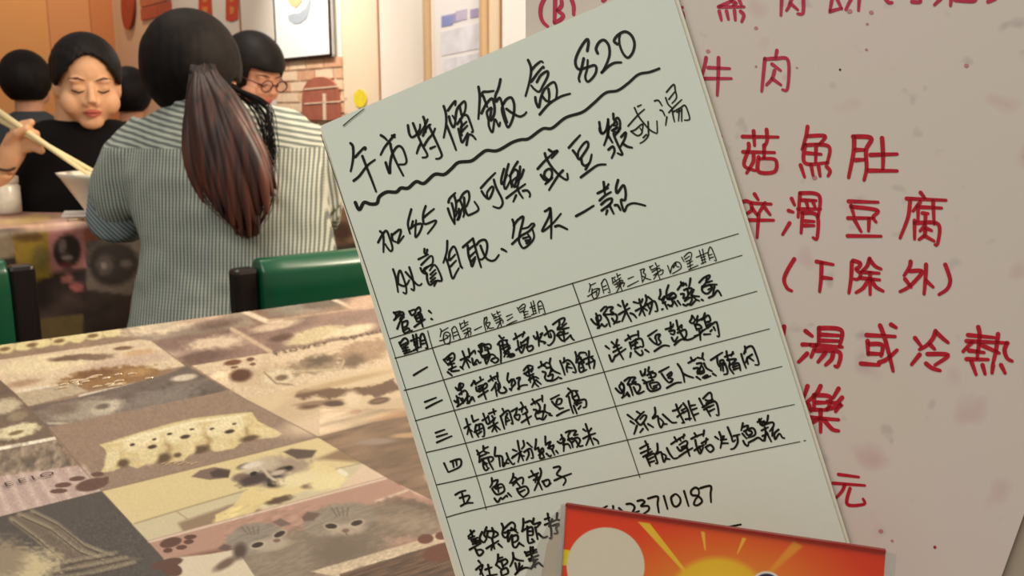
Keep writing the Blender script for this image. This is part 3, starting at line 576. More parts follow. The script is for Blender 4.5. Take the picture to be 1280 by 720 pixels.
def wpaint(name, pts, m, parent, off):
    bm = bmesh.new()
    slab(bm, [wr(x, y, off) for x, y in pts], NR, 0.001)
    return obj(name, bm, m, parent)
wpaint('printed_shape', [(360, 19), (366, 17), (374, 16), (382, 10), (386, 0), (390, -12), (388, 8), (384, 22), (376, 29), (368, 30), (361, 26)], mat('print_bluegrey', (178, 186, 196), 0.5), sheet, 0.033)
wpaint('printed_shape', [(358, -2), (366, -12), (378, -14), (377, 2), (370, 10), (363, 6)], mat('print_amber', (238, 200, 150), 0.5), sheet, 0.0335)
# poster with lavender photographs
po = thing('wall_poster', wr(575, 50, 0.012), 'white poster with pale lavender photographs between two golden trims', 'poster')
a, b = wr(546, 110, 0.012), wr(606, 110, 0.012)
dw = Vector((b.x - a.x, b.y - a.y, 0)); W2 = dw.length; dw.normalize()
bm = bmesh.new()
frame_box(bm, Vector((a.x, a.y, wr(546, 130).z)), dw, NR, UP, W2, 0.003, 0.9)
ps = obj('poster_sheet', bm, mat('poster_white', (240, 236, 234), 0.5), po)
for pts, c in ((((552, 20), (576, 15), (576, 26), (552, 33)), (176, 168, 212)), (((588, 12), (598, 10), (598, 21), (588, 23)), (190, 176, 210)), (((552, 22), (566, 19), (566, 31), (552, 34)), (150, 160, 214)), (((570, 14), (584, 11), (584, 24), (570, 27)), (206, 196, 220)), (((552, 40), (602, 28), (602, 60), (552, 70)), (238, 236, 244)), (((556, 74), (598, 66), (598, 84), (556, 92)), (238, 236, 243)), (((572, 42), (584, 40), (584, 56), (572, 58)), (226, 226, 240))):
    wpaint('poster_photo', pts, mat('poster_tint_%d_%d' % (c[0], c[1]), c, 0.5, grain=0.2, gscale=18), ps, 0.0155 + c[2] * 1e-6)
st = tag(wall_shape('round_sticker', [(450.5 + 8 * math.cos(t), 123 + 11.5 * math.sin(t)) for t in [2 * math.pi * k / 20 for k in range(20)]], mat('sticker_yellow', (240, 222, 30), 0.5, rgb2=(226, 200, 70), gscale=40), 0.012, 0.002), 'small yellow round sticker low on the cream wall', 'sticker')
# wall washer above the picture and wall lights
t = wr(400, 40)
spot('picture_spotlight', t + NR * 0.55 + UP * 0.75, t + UP * -0.02, 58, (1.0, 0.95, 0.86), 80, 0.9)
t = wr(520, 60)
spot('wall_spotlight', t + NR * 0.7 + UP * 0.95, t - UP * 0.05, 32, (1.0, 0.94, 0.84), 95, 0.9)
t = wr(270, 40)
spot('wall_spotlight', t + NR * 0.8 + UP * 1.1, t - UP * 0.1, 22, (1.0, 0.90, 0.76), 90, 0.9)
t = wb(60, 60)
spot('wall_spotlight', t - D2 * 1.0 + UP * 1.1, t - UP * 0.1, 34, (1.0, 0.82, 0.52), 110, 0.9)
# ------------------------------------------------------------ tables and printed cloths
TAB_O = Vector((0, 0, TABZ))
def tb(px, py):
    return hit(px, py, TAB_O, UP)
def table(label, p_left, p_right, depth_dir, depth, ext_l, ext_r, name='dining_table'):
    """p_left/p_right on the edge line; top is 2 cm, four legs"""
    d = (p_right - p_left).normalized()
    a = p_left - d * ext_l
    L = (p_right - p_left).length + ext_l + ext_r
    t = thing(name, Vector((a.x, a.y, 0)), label, 'table', 'restaurant tables')
    wm = mat('table_wood', (70, 48, 36), 0.5)
    bm = bmesh.new()
    frame_box(bm, a - UP * 0.032, d, depth_dir, UP, L, depth, 0.03)
    obj('tabletop', bm, wm, t)
    for s in (0.04, L - 0.09):
        for q in (0.04, depth - 0.09):
            bm = bmesh.new()
            frame_box(bm, Vector((a.x, a.y, 0)) + d * s + depth_dir * q, d, depth_dir, UP, 0.05, 0.05, TABZ - 0.032)
            obj('leg', bm, mat('leg_black', (28, 26, 26), 0.4), t)
    return t, a, d, L
E0, E1 = tb(0, 432), tb(470, 368)
DN = (E1 - E0).normalized()
near_dir = Vector((DN.y, -DN.x, 0))                 # towards the camera
near_t, NA, _, NL = table('near dining table carrying the menu stand, under the sepia puppy and kitten cloth', E0 + near_dir * 0.004, E1 + near_dir * 0.004, near_dir, 1.15, 0.32, 0.55)

cloth_mat = print_mat('vinyl_cloth', 0.45, 0.28, 0.0, 0.15, 9)
# grid: columns of photo directions, rows from the far edge towards the viewer
colx = np.concatenate([np.linspace(-330, -40, 12), np.linspace(-30, 640, 540), np.linspace(660, 1500, 30)])
fa = to_px(E0); fb = to_px(E1)
def cloth_point(px, t):
    # far edge: intersect the vertical plane through the pixel column with the edge line
    r = ray(px, 400.0)
    side = CF.cross(CU)  # unused helper direction
    n = Vector((CX * ((px - 640) / FPX) + CF)).cross(CU)
    s = (CC - E0).dot(n) / DN.dot(n)
    e = E0 + DN * s
    return e
ts = np.concatenate([np.linspace(0, 1, 300)])
rows = []
nr = 310
GX = np.zeros((nr, len(colx))); GY = np.zeros_like(GX); GP = np.zeros((nr, len(colx), 3))
for j, px in enumerate(colx):
    e = cloth_point(px, 0)
    ex, ey = to_px(e)
    ys = np.concatenate([np.linspace(ey, 726, nr - 10), np.array([735, 750, 780, 820, 880, 960, 1080, 1250, 1500, 1900])])
    n = Vector((CX * ((px - 640) / FPX) + CF))
    for i, y in enumerate(ys):
        r = ray(px, y)
        k = (TABZ - CAMZ) / r.z
        GP[i, j] = (r.x * k, r.y * k, TABZ + 0.0008)
        GX[i, j] = px
        GY[i, j] = y
# keep the cloth inside the tabletop rectangle
ea = np.array(NA); dn = np.array(DN); nd = np.array(near_dir)
rel = GP - ea
u = np.clip(rel @ dn, 0.0, NL); v = np.clip(rel @ nd, -0.003, 1.15)
GP[..., 0] = ea[0] + dn[0] * u + nd[0] * v
GP[..., 1] = ea[1] + dn[1] * u + nd[1] * v

p = Paint(GX, GY, (150, 126, 106))
B = p
B.mottle(0.10, 0.02, 0.05, 1)
cream, lightc, taupe = (226, 206, 172), (236, 222, 196), (154, 130, 112)
# far row
B.poly([(-30, 436), (152, 409), (160, 420), (-30, 447)], (146, 124, 98), 1.5)
for cx in (8, 30, 52, 75, 97, 118, 140):
    B.ell(cx, 437 - cx * 0.15, 12, 6.5, (228, 212, 158), -9, 0.4, edge=0.2)
for cx in (6, 40, 74, 116):
    B.ell(cx, 438 - cx * 0.15, 7, 2.6, (128, 100, 66), -9, 0.6, 0.9)
B.poly([(152, 409), (300, 388), (330, 404), (190, 427), (176, 424)], (158, 140, 124), 1.5)
B.ell(205, 408, 52, 8, (226, 206, 178), -9, 0.7, edge=0.5)
B.ell(250, 398, 30, 5, (206, 176, 152), -9, 0.7)
B.ell(270, 406, 26, 6, (122, 100, 88), -8, 0.8, edge=0.4)
B.poly([(300, 388), (480, 364), (500, 400), (340, 424)], (142, 118, 100), 1.5)
B.line([(303, 389), (335, 403), (352, 402)], 6, (228, 208, 184), 2.5)
B.ell(372, 385, 34, 8, (158, 146, 132), -8, 0.8, edge=0.5)
B.ell(405, 380, 28, 6, (122, 106, 94), -8, 0.6, edge=0.4)
B.line([(415, 374), (442, 386)], 4, (224, 204, 182), 2)
B.ell(462, 378, 30, 9, (206, 172, 146), -8, 0.5)
# second row, right of line A
B.poly([(190, 427), (330, 406), (480, 384), (500, 408), (420, 425), (242, 459)], (150, 122, 110), 1.2)
B.mottle(0.22, 0.03, 0.10, 3, -15, (B.X > 190) & (B.X < 500) & (B.Y < 459) & (B.Y > 384))
B.ell(270, 430, 36, 9, (222, 198, 172), -8, 0.7, edge=0.4)
B.ell(252, 447, 30, 8, (118, 92, 82), -12, 0.8, edge=0.5)
B.ell(345, 408, 30, 5, (214, 190, 164), -12, 0.6)
B.ell(393, 420, 38, 8.5, (214, 196, 156), -14, 0.4, edge=0.3)
B.ell(440, 414, 30, 6, (230, 210, 176), -12, 0.5)
B.ell(352, 423, 14, 4, (104, 78, 66), -12, 0.7)
B.line([(290, 412), (338, 440)], 5, (206, 178, 152), 2)
B.line([(335, 402), (480, 382)], 2.2, (190, 160, 138), 2)
# flower tile
fl = B.poly([(240, 458), (360, 438), (470, 418), (500, 412), (520, 450), (307, 500)], (222, 198, 168), 1.0)
B.ell(340, 470, 42, 14, (206, 182, 150), -8, 0.4, edge=0.3)
B.ell(350, 472, 22, 10, (226, 208, 176), -8, 0.5)
B.ell(352, 473, 8, 3.5, (126, 104, 82), -8, 0.7)
B.line([(330, 466), (345, 480), (365, 482)], 2, (150, 126, 100), 2)
B.ell(395, 456, 32, 11, (160, 138, 112), -12, 0.4, edge=0.5)
B.ell(400, 452, 18, 5, (110, 92, 74), -12, 0.9, edge=0.6)
B.ell(455, 440, 34, 14, (176, 146, 118), -14, 0.5, edge=0.5)
B.ell(440, 452, 16, 8, (120, 98, 78), -14, 0.8, edge=0.4)
B.line([(365, 465), (425, 463), (430, 452)], 3, (198, 178, 146), 2)
B.ell(301, 470, 14, 8, (96, 64, 46), -8, 0.5)
B.ell(291, 454, 11, 3.4, (120, 80, 56), -8, 0.4)
B.ell(313, 450, 5, 2.4, (120, 80, 56), -8, 0.4)
B.ell(316, 456, 4, 1.8, (120, 80, 56), -8, 0.4)
B.ell(293, 460, 5, 1.4, (120, 80, 56), -8, 0.4)
# big cream tile left
B.poly([(-30, 455), (176, 425), (190, 427), (232, 458), (190, 466), (20, 494), (-30, 478)], (222, 200, 170), 1.2)
B.ell(60, 455, 60, 10, (234, 216, 178), -8, 0.5)
B.ell(90, 448, 28, 3.6, (118, 94, 78), -6, 0.6, edge=0.4)
B.ell(120, 447, 22, 4, (132, 108, 90), -3, 0.6, edge=0.4)
B.ell(154, 436, 12, 2.4, (126, 98, 74), -5, 0.5)
B.ell(175, 442, 20, 4, (206, 170, 132), -6, 0.6)
B.ell(165, 452, 60, 6, (206, 180, 160), -9, 0.8)
B.ell(28, 480, 22, 4, (176, 146, 120), -10, 0.8)
B.ell(138, 473, 64, 12.5, (150, 112, 72), -7, 0.35, edge=0.4)
B.ell(120, 468, 24, 6, (124, 88, 56), -7, 0.8, edge=0.4)
B.ell(172, 466, 18, 5, (176, 138, 92), -7, 0.6)
B.line([(100, 496), (165, 482), (210, 473)], 4, (224, 210, 190), 2)
B.line([(22, 490), (60, 484), (90, 494)], 3, (230, 216, 196), 2)
# dark cat tile
B.poly([(100, 497), (205, 470), (234, 458), (285, 489), (225, 512), (60, 535), (30, 510)], (114, 100, 92), 1.2)
B.poly([(20, 493), (90, 480), (110, 490), (30, 510)], (190, 172, 146), 2)
B.mottle(0.35, 0.04, 0.16, 5, -16, (B.X > 40) & (B.X < 290) & (B.Y > 465) & (B.Y < 540) & (B.Y > 520 - 0.2 * B.X))
B.ell(230, 473, 16, 4, (212, 198, 176), -8, 0.5)
B.ell(108, 514, 48, 13, (164, 152, 136), -9, 0.5, edge=0.4)
B.ell(135, 510, 20, 8, (206, 194, 172), -14, 0.5, edge=0.3)
B.ell(128, 509, 9, 3.5, (116, 102, 90), -10, 0.7)
B.line([(60, 530), (110, 531), (150, 524)], 3, (190, 178, 156), 2)
B.ell(80, 512, 18, 7, (126, 110, 98), -10, 0.9)
B.ell(200, 500, 50, 12, (136, 124, 116), -14, 0.9, edge=0.6)
B.line([(240, 508), (290, 490)], 5, (192, 172, 142), 3)
# left narrow tiles
B.poly([(-30, 470), (0, 476), (20, 493), (-30, 500)], (110, 92, 82), 1.2)
B.poly([(-30, 500), (20, 493), (60, 535), (68, 548), (-30, 562)], (118, 100, 86), 1.2)
B.ell(8, 508, 18, 9, (200, 186, 158), -12, 0.5, edge=0.3)
B.ell(22, 521, 12, 6, (150, 134, 110), -12, 0.6)
B.ell(22, 540, 26, 9, (226, 214, 176), -12, 0.4, edge=0.3)
B.ell(20, 542, 10, 2.4, (130, 112, 82), -14, 0.5)
B.line([(-30, 567), (0, 562), (68, 549)], 4.2, (236, 224, 204), 1.2)
B.poly([(-30, 568), (0, 564), (70, 551), (90, 583), (-30, 600)], (138, 122, 106), 1.2)
B.mottle(0.45, 0.12, 0.2, 9, -60, (B.X < 92) & (B.Y > 552) & (B.Y < 600))
# taupe ribbon with white puppies
B.poly([(60, 535), (285, 489), (307, 500), (400, 547), (320, 567.5), (127, 615), (100, 583), (75, 556)], taupe, 1.0)
B.mottle(0.05, 0.3, 0.3, 11, 0)
B.poly([(124, 557), (150, 549), (176, 541), (210, 531), (240, 524), (290, 518), (315, 516), (322, 527), (353, 543), (345, 548), (322, 550), (305, 552), (292, 562), (268, 566), (258, 560), (240, 566), (230, 577), (206, 580), (196, 574), (172, 587), (158, 582), (142, 590), (126, 592), (136, 574), (131, 562)], (218, 198, 148), 1.4)
for pts, w in (([(207, 548), (212, 562), (206, 572)], 6), ([(256, 540), (262, 552), (258, 562)], 6), ([(306, 533), (310, 545)], 5)):
    B.line(pts, w, (170, 142, 100), 5, 0.8)
for x, y, rx, ry in ((204, 574, 11, 6), (154, 580, 8, 5), (250, 563, 13, 5), (312, 549, 12, 3.6), (222, 570, 5, 3)):
    B.ell(x, y, rx, ry, (98, 76, 54), -12, 0.7, 0.9)
for x, y, rx, ry in ((178, 554, 25, 11.5), (229, 543, 25, 11.5), (282, 535, 26, 11)):
    B.ell(x, y, rx, ry, (238, 223, 182), -13, 0.35)
    B.ell(x + 8, y + 7, 14, 6, (230, 212, 166), -13, 0.6)
B.poly([(137, 556), (180, 543), (240, 527), (312, 518), (300, 523), (250, 529), (190, 545)], (244, 232, 196), 3)
B.ell(140, 574, 8, 14, (230, 214, 168), 20, 0.5); B.ell(186, 573, 12, 9, (228, 210, 162), -8, 0.5); B.ell(236, 563, 9, 7, (228, 210, 162), -8, 0.5); B.ell(276, 557, 12, 7, (228, 210, 162), -8, 0.5); B.ell(332, 541, 16, 6, (228, 208, 160), 8, 0.5)
for x, y, rx, ry in ((165.5, 557, 3.4, 1.7), (193, 550.3, 2.8, 1.3), (190.3, 559.6, 5.8, 2.4), (212, 543.5, 3.4, 1.5), (240, 537.6, 3, 1.3), (231.5, 547, 6.2, 2.5), (265, 537, 3.2, 1.3), (293, 530.7, 3, 1.2), (287, 540.4, 6.2, 2.4)):
    B.ell(x, y, rx, ry, (70, 52, 42), -11, 0.5)
# striped curtain tile with letters and paw print
B.poly([(-30, 602), (0, 597), (98, 583), (127, 615), (0, 647), (-30, 655)], (192, 166, 158), 1.0)
for k in range(7):
    x = -10 + k * 19
    B.line([(x, 598 - k * 2), (x + 22, 642 - k * 4)], 7, (212, 190, 178), 5, 0.8)
B.poly([(-30, 655), (0, 647), (127, 615), (127, 625), (-30, 700)], taupe, 1)
for x, y, rx, ry, r in ((115, 607, 21, 7.5, -12), (96.5, 599.5, 10, 3, -6), (79, 607.5, 10.5, 3.2, -6), (73.5, 615, 11, 3, -4), (122, 594, 8, 3, -4), (131, 601, 6, 3, -30)):
    B.ell(x, y, rx, ry, (104, 74, 64), r, 0.2)
# dark slate tile with ropes
B.poly([(-30, 655), (0, 647), (127, 615), (205, 700), (222, 724), (222, 1000), (-30, 1000)], (84, 78, 74), 1.0)
B.mottle(0.12, 0.5, 0.5, 15)
B.poly([(12, 648), (34, 641), (60, 652), (98, 676), (140, 694), (178, 700), (150, 712), (118, 716), (84, 706), (50, 684)], (112, 100, 86), 3)
for pts, w in (([(24, 644), (60, 660), (96, 688), (128, 700)], 6), ([(14, 650), (44, 672), (76, 700)], 6), ([(40, 640), (70, 655), (104, 682), (140, 696)], 5), ([(60, 708), (100, 700), (145, 692)], 4), ([(64, 716), (110, 708), (158, 698)], 4), ([(70, 724), (120, 716), (168, 704)], 4)):
    B.line(pts, w, (150, 137, 116), 3.5, 0.85)
    B.line([(x + 3, y + 3.6) for x, y in pts], 1.5, (78, 68, 58), 1.6)
B.mottle(0.25, 0.6, 0.6, 19, 30, (B.X < 180) & (B.Y > 640) & (B.Y > 680 - 0.3 * B.X))
B.ell(30, 712, 42, 22, (206, 188, 150), -10, 0.7, edge=0.5)
B.ell(5, 700, 26, 24, (150, 134, 112), -10, 0.8, edge=0.5)
# husky puppy tile
B.poly([(127, 615), (320, 567.5), (400, 547), (455, 577), (482, 597), (185, 677)], (224, 204, 154), 1.0)
B.poly([(165, 657), (315, 612), (470, 575), (484, 598), (185, 678)], (212, 198, 164), 1.5)
B.line([(168, 656), (240, 634), (315, 612)], 1.6, (166, 146, 116), 1.5)
B.line([(220, 640), (234, 650)], 1.4, (170, 150, 120), 1.5)
B.line([(315, 612), (460, 578)], 1.2, (170, 150, 120), 1.5)
B.poly([(222, 655), (300, 628), (330, 640), (300, 655), (230, 668)], (152, 128, 104), 4, 0.9)
B.poly([(395, 575), (455, 580), (478, 560), (430, 560)], (150, 122, 92), 4, 0.8)
B.poly([(300, 590), (345, 572), (385, 574), (432, 592), (425, 612), (390, 612), (360, 622), (330, 632), (300, 640), (285, 654), (270, 656), (272, 646), (298, 628), (310, 612)], (232, 212, 156), 2, edge=2)
B.poly([(306, 614), (340, 622), (306, 651), (288, 656), (270, 656), (269, 645), (292, 634)], (230, 208, 150), 2)
B.ell(345, 590, 44, 17, (168, 148, 128), -14, 0.5, edge=0.35)
B.ell(325, 584, 24, 9, (196, 180, 156), -14, 0.6, edge=0.3)
B.poly([(239, 597), (250, 589), (268, 585), (288, 588), (286, 598), (262, 601)], (128, 104, 92), 1.5)
B.poly([(262, 592), (272, 587), (288, 590), (285, 598), (266, 598)], (78, 60, 56), 2.5)
B.ell(300, 598, 10, 5, (128, 106, 94), -12, 0.6)
B.poly([(354, 566), (364, 562), (396, 564), (390, 573), (372, 575)], (94, 74, 68), 2)
B.ell(318, 600, 20, 7, (70, 56, 54), -18, 0.6, edge=0.3)
B.ell(346, 602, 15, 8.5, (52, 42, 42), -8, 0.5, edge=0.2)
B.line([(322, 579), (336, 596), (345, 603)], 4, (206, 190, 166), 3)
B.ell(306, 584, 10, 3.4, (84, 66, 62), -14, 0.6)
B.ell(356, 588, 11, 4, (72, 56, 52), -12, 0.6)
B.ell(314, 583, 14, 4, (226, 214, 196), -14, 0.7)
B.ell(341, 606, 6.5, 3.6, (22, 18, 18), -10, 0.5)
B.ell(317, 593, 4.5, 2.4, (24, 18, 16), -14, 0.5)
B.ell(361, 586, 4.5, 2.4, (24, 18, 16), -14, 0.5)
B.ell(348, 592, 10, 3, (196, 180, 160), -14, 0.7)
B.ell(376, 600, 34, 9, (236, 220, 176), -8, 0.6, edge=0.4)
B.ell(392, 608, 14, 3.6, (92, 68, 54), -8, 0.7)
B.ell(350, 626, 16, 4, (96, 74, 54), -14, 0.7, edge=0.4)
B.ell(285, 650, 18, 5.5, (236, 216, 156), -14, 0.5, edge=0.3)
B.ell(410, 604, 26, 9, (238, 222, 170), -14, 0.5, edge=0.2)
B.line([(425, 590), (432, 594)], 6, (240, 232, 206), 2)
B.poly([(425, 612), (455, 581), (483, 598), (430, 613)], (228, 202, 176), 1.5)
# rose tile with two grey kittens
B.poly([(185, 677), (482, 597), (512, 611), (576, 640), (640, 660), (640, 1000), (222, 1000), (222, 724), (205, 700)], (186, 146, 128), 1.0)
B.line([(186, 679), (483, 599)], 2.4, (226, 204, 184), 1.6)
B.line([(470, 628), (512, 613), (540, 625)], 3, (224, 196, 172), 2)
B.line([(210, 704), (262, 693), (300, 686)], 5, (110, 72, 58), 6, 0.8)
B.ell(520, 640, 36, 12, (94, 78, 66), 14, 0.8, edge=0.4)
B.ell(500, 652, 60, 22, (140, 122, 104), 4, 0.4, edge=0.25)
B.ell(515, 655, 36, 10, (160, 142, 122), 4, 0.9, edge=0.4)
B.ell(400, 690, 90, 32, (136, 120, 104), -8, 0.35, edge=0.2)
B.ell(345, 700, 70, 26, (148, 132, 114), -8, 0.4, edge=0.25)
B.ell(424, 651, 47, 20, (152, 138, 122), -10, 0.15, edge=0.12)
B.ell(320, 674, 37, 19, (150, 138, 124), -8, 0.15, edge=0.12)
B.mottle(0.16, 0.1, 0.5, 21, -20, (B.X > 280) & (B.X < 560) & (B.Y > 632))
B.poly([(377, 648), (384, 641), (401, 643), (392, 652), (380, 653)], (112, 90, 80), 2)
B.poly([(272, 687), (280, 681), (290, 684), (284, 691)], (108, 86, 78), 2)
B.poly([(340, 654), (350, 649), (364, 656), (352, 660)], (120, 100, 90), 2)
B.ell(432, 664, 24, 8, (186, 168, 148), -8, 0.6)
B.ell(338, 682, 24, 8, (184, 168, 148), -8, 0.6)
for x, y, r in ((414, 659, 2), (446, 655, -14), (322, 682.5, -14), (349.5, 669, -24)):
    B.ell(x, y, 9.5, 4.6, (206, 190, 168), r, 0.5, 0.8)
    B.ell(x, y, 7.4, 3.3, (52, 36, 28), r, 0.3)
B.ell(432, 664.5, 4.5, 2.4, (128, 96, 84), -6, 0.5)
B.ell(346, 677, 4.5, 2.2, (128, 96, 84), -6, 0.5)
B.line([(432, 667), (434, 670)], 1.3, (100, 78, 68), 1)
for a in (-10, -3, 4, 11):
    B.line([(424 + a, 636), (427 + a * 0.6, 646)], 2, (104, 92, 82), 1.6, 0.7)
    B.line([(312 + a, 660), (316 + a * 0.6, 669)], 2, (104, 92, 82), 1.6, 0.6)
B.ell(425, 690, 34, 20, (124, 108, 92), -8, 0.8, edge=0.4)
B.poly([(204, 700), (262, 694), (296, 688), (320, 724), (222, 740)], (222, 206, 180), 1.6)
B.ell(282, 706, 16, 5, (116, 94, 80), -30, 0.8)
B.ell(300, 690, 8, 10, (82, 66, 58), 20, 0.8)
for x, y, rx, ry, r in ((213.5, 679.5, 14, 6, -14), (210, 689.5, 6, 3, -6), (227, 685.5, 7, 3, -6), (236, 678.5, 6.5, 3, -6), (238, 672.5, 8, 3, -6), (209, 706, 20, 6, -14), (216, 714, 12, 8, 10)):
    B.ell(x, y, rx, ry, (98, 66, 54), r, 0.2)
# stone ledge, dark straw tile, brown paw at lower right
B.poly([(388, 716), (520, 678), (545, 668), (570, 680), (570, 694), (430, 724)], (214, 192, 164), 1.5)
B.mottle(0.18, 0.3, 0.5, 23, -20, (B.X > 388) & (B.Y > 668) & (B.Y > 800 - 0.23 * B.X))
B.poly([(425, 719), (520, 690), (566, 676), (660, 700), (660, 1000), (425, 1000)], (104, 80, 64), 1.5)
B.mottle(0.5, 0.05, 0.6, 25, -18, (B.X > 425) & (B.Y > 676) & (B.Y > 830 - 0.27 * B.X))
for x, y, rx, ry, r in ((552, 692, 24, 11, -12), (532, 675, 10, 6, -6), (552, 671, 8, 5, -6), (566, 676, 6, 5, 0)):
    B.ell(x, y, rx, ry, (112, 66, 50), r, 0.2)
# kitten face tile
B.poly([(307, 500), (430, 470), (492, 455), (520, 450), (560, 520), (470, 528), (397, 547)], (220, 196, 160), 1.0)
B.poly([(340, 516), (372, 490), (410, 508), (450, 512), (500, 498), (530, 520), (470, 530), (400, 546)], (210, 184, 152), 5)
B.poly([(368, 497), (372, 490), (410, 485), (432, 487), (470, 482), (492, 474), (500, 488), (470, 497), (440, 492), (412, 500), (395, 495), (378, 500)], (116, 88, 68), 3, edge=3)
B.ell(388, 508, 14, 4, (110, 80, 60), -10, 0.8)
B.ell(400, 504, 30, 2.5, (150, 122, 98), -6, 0.8)
B.ell(418, 505.5, 14, 3.6, (94, 70, 56), -2, 0.5)
B.ell(474, 502, 13, 4, (88, 64, 50), -10, 0.5)
B.ell(474, 502, 9, 2, (134, 108, 84), -10, 0.5)
B.ell(440, 500, 10, 10, (232, 210, 178), -10, 0.8)
B.ell(444, 516, 8, 3, (186, 140, 116), -10, 0.7)
B.ell(400, 530, 44, 12, (226, 200, 170), -12, 0.9)
B.ell(495, 525, 30, 10, (186, 148, 114), -12, 0.9)
B.ell(430, 478, 60, 3.5, (196, 168, 130), -13, 0.9)
# brown wood tile
B.poly([(397, 547), (470, 528), (560, 512), (600, 650), (550, 631), (482, 597)], (138, 112, 90), 1.5)
B.mottle(0.28, 0.03, 0.16, 27, -14, (B.X > 400) & (B.X < 600) & (B.Y > 512) & (B.Y < 640) & (B.Y < 547 + 0.6 * (B.X - 397)))
B.ell(510, 545, 22, 3, (196, 160, 122), -4, 0.7)
B.ell(470, 553, 24, 4, (160, 140, 124), -4, 0.7)
B.ell(540, 600, 10, 6, (206, 182, 158), 30, 0.7)
# tile edges
for q in ([(190, 427), (232, 458), (307, 500), (397, 547), (482, 597), (550, 631)], [(0, 476), (60, 535), (127, 615), (205, 701)], [(127, 615), (320, 567.5), (400, 547)]):
    B.line(q, 1.3, (112, 92, 78), 1.4, 0.6)
B.mottle(0.06, 0.9, 0.9, 31)
# further tiles of the same collage beyond the part described above
CU_, CV_ = u / 0.185, v / 0.125
iu, iv = np.floor(CU_), np.floor(CV_)
fu_, fv_ = CU_ - iu, CV_ - iv
pal = np.array([(150, 126, 106), (222, 202, 164), (112, 98, 88), (186, 146, 128), (206, 186, 152), (128, 104, 84), (214, 196, 172), (92, 84, 78)], float)
hsh = ((iu * 7 + iv * 13 + iu * iv * 3) % 8).astype(int)
cell = pal[hsh]
bl = np.hypot((fu_ - 0.5) / 0.34, (fv_ - 0.55) / 0.30) + 0.25 * B.noise(0.05, 0.08, 51)
cell = np.where((bl < 1)[..., None], pal[(hsh + 3) % 8] * 0.6 + cell * 0.4, cell)
fx = np.clip(np.maximum(np.maximum(B.X - 578, -36 - B.X), np.maximum(B.Y - 732, 0)) / 4.0, 0, 1)[..., None]
B.C = B.C * (1 - fx) + cell * fx
far = (B.X > 660) | (B.X < -35) | (B.Y > 735)
B.C[far] = B.C[far] * (1 + 0.25 * B.noise(0.006, 0.02, 40)[far][:, None])
cloth = painted_grid('tablecloth', GP.reshape(-1, 3), B.linear() * 0.74, nr, len(colx), cloth_mat)
tag(cloth, 'sepia vinyl tablecloth printed with puppy and kitten photographs on the near table', 'tablecloth')
# lettering printed on the cloth
def cloth_text(body, p0, p1, height, m, font_shear=0.3, spacing=1.0):
    a, b = tb(*p0), tb(*p1)
    cu = bpy.data.curves.new('printed_lettering', 'FONT')
    cu.body = body
    cu.size = height
    cu.shear = font_shear
    cu.space_character = spacing
    cu.fill_mode = 'FRONT'
    o = bpy.data.objects.new('printed_lettering', cu)
    COL.objects.link(o)
    cu.materials.append(m)
    d = (b - a)
    o.location = a + UP * 0.0022
    o.rotation_euler = (0, 0, math.atan2(d.y, d.x))
    bpy.context.view_layer.update()
    me = bpy.data.meshes.new_from_object(o)
    M = o.matrix_basis.copy()
    bpy.data.objects.remove(o)
    me.transform(M)
    return link('printed_lettering', me, None, cloth)
cloth_text('Flower  Spring', (344, 446), (452, 422), 0.024, mat('print_brown', (96, 72, 56), 0.5), 0.3, 1.2)
cloth_text('EEIO', (6, 612), (50, 601), 0.014, mat('print_dark', (64, 44, 40), 0.5), 0.1, 1.4)

# ---- the table behind, with a printed cloth hanging over its front edge
F0, F1 = tb(0, 285), tb(410, 255)
DF = (F1 - F0).normalized()
far_dir = Vector((-DF.y, DF.x, 0))
far_t, FA, _, FL = table('far dining table where three women eat, collage cloth hanging over its front', F0 + far_dir * 0.006, F1 + far_dir * 0.006, far_dir, 0.56, 0.75, 0.30)
nu, nv = 420, 30
U = np.linspace(0, FL, nu)
PTS, XX, YY = [], [], []
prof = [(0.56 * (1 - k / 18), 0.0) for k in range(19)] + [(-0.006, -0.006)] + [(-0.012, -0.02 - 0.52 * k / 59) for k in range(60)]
for dv, dz in prof:
    for uu in U:
        w = Vector(FA) + DF * uu + far_dir * dv + UP * (0.0012 + dz)
        w += far_dir * (-0.006 * (1 + math.sin(uu * 21)) if dz < -0.01 else 0) * min(1, -dz * 6)
        PTS.append(tuple(w))
        x, y = to_px(w)
        XX.append(x); YY.append(y)
XX = np.array(XX).reshape(len(prof), nu); YY = np.array(YY).reshape(len(prof), nu)
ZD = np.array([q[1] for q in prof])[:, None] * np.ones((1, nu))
q = Paint(XX, YY, (70, 56, 52))
q.mottle(0.5, 0.03, 0.05, 2)
q.poly([(-400, 200), (1300, 200), (1300, 232), (110, 284), (0, 286), (-400, 320)], (196, 156, 132), 1.5)
q.ell(60, 262, 40, 5, (214, 160, 144), 0, 0.6); q.ell(30, 275, 34, 5, (210, 176, 120), -4, 0.6, edge=0.5)
q.ell(90, 276, 30, 5, (226, 188, 172), -4, 0.6, edge=0.5); q.ell(10, 268, 20, 5, (168, 120, 104), 0, 0.7)
q.poly([(-60, 290), (18, 287), (18, 320), (-60, 330)], (172, 150, 122), 2)
q.poly([(16, 288), (62, 285), (66, 345), (44, 352), (20, 330)], (178, 146, 56), 2.5, edge=2)
q.ell(36, 296, 20, 6, (120, 84, 44), 0, 0.8, edge=0.4); q.ell(52, 322, 10, 14, (150, 130, 70), 0, 0.7, edge=0.4)
q.poly([(60, 286), (107, 283), (108, 336), (63, 341)], (206, 136, 132), 1.5)
q.ell(84, 314, 17, 21, (60, 48, 44), 4, 0.2)
q.ell(78, 308, 5, 9, (150, 130, 118), 10, 0.6); q.ell(84, 322, 7, 4, (176, 158, 146), 0, 0.6); q.ell(83, 331, 8, 3, (128, 54, 52), 0, 0.6)
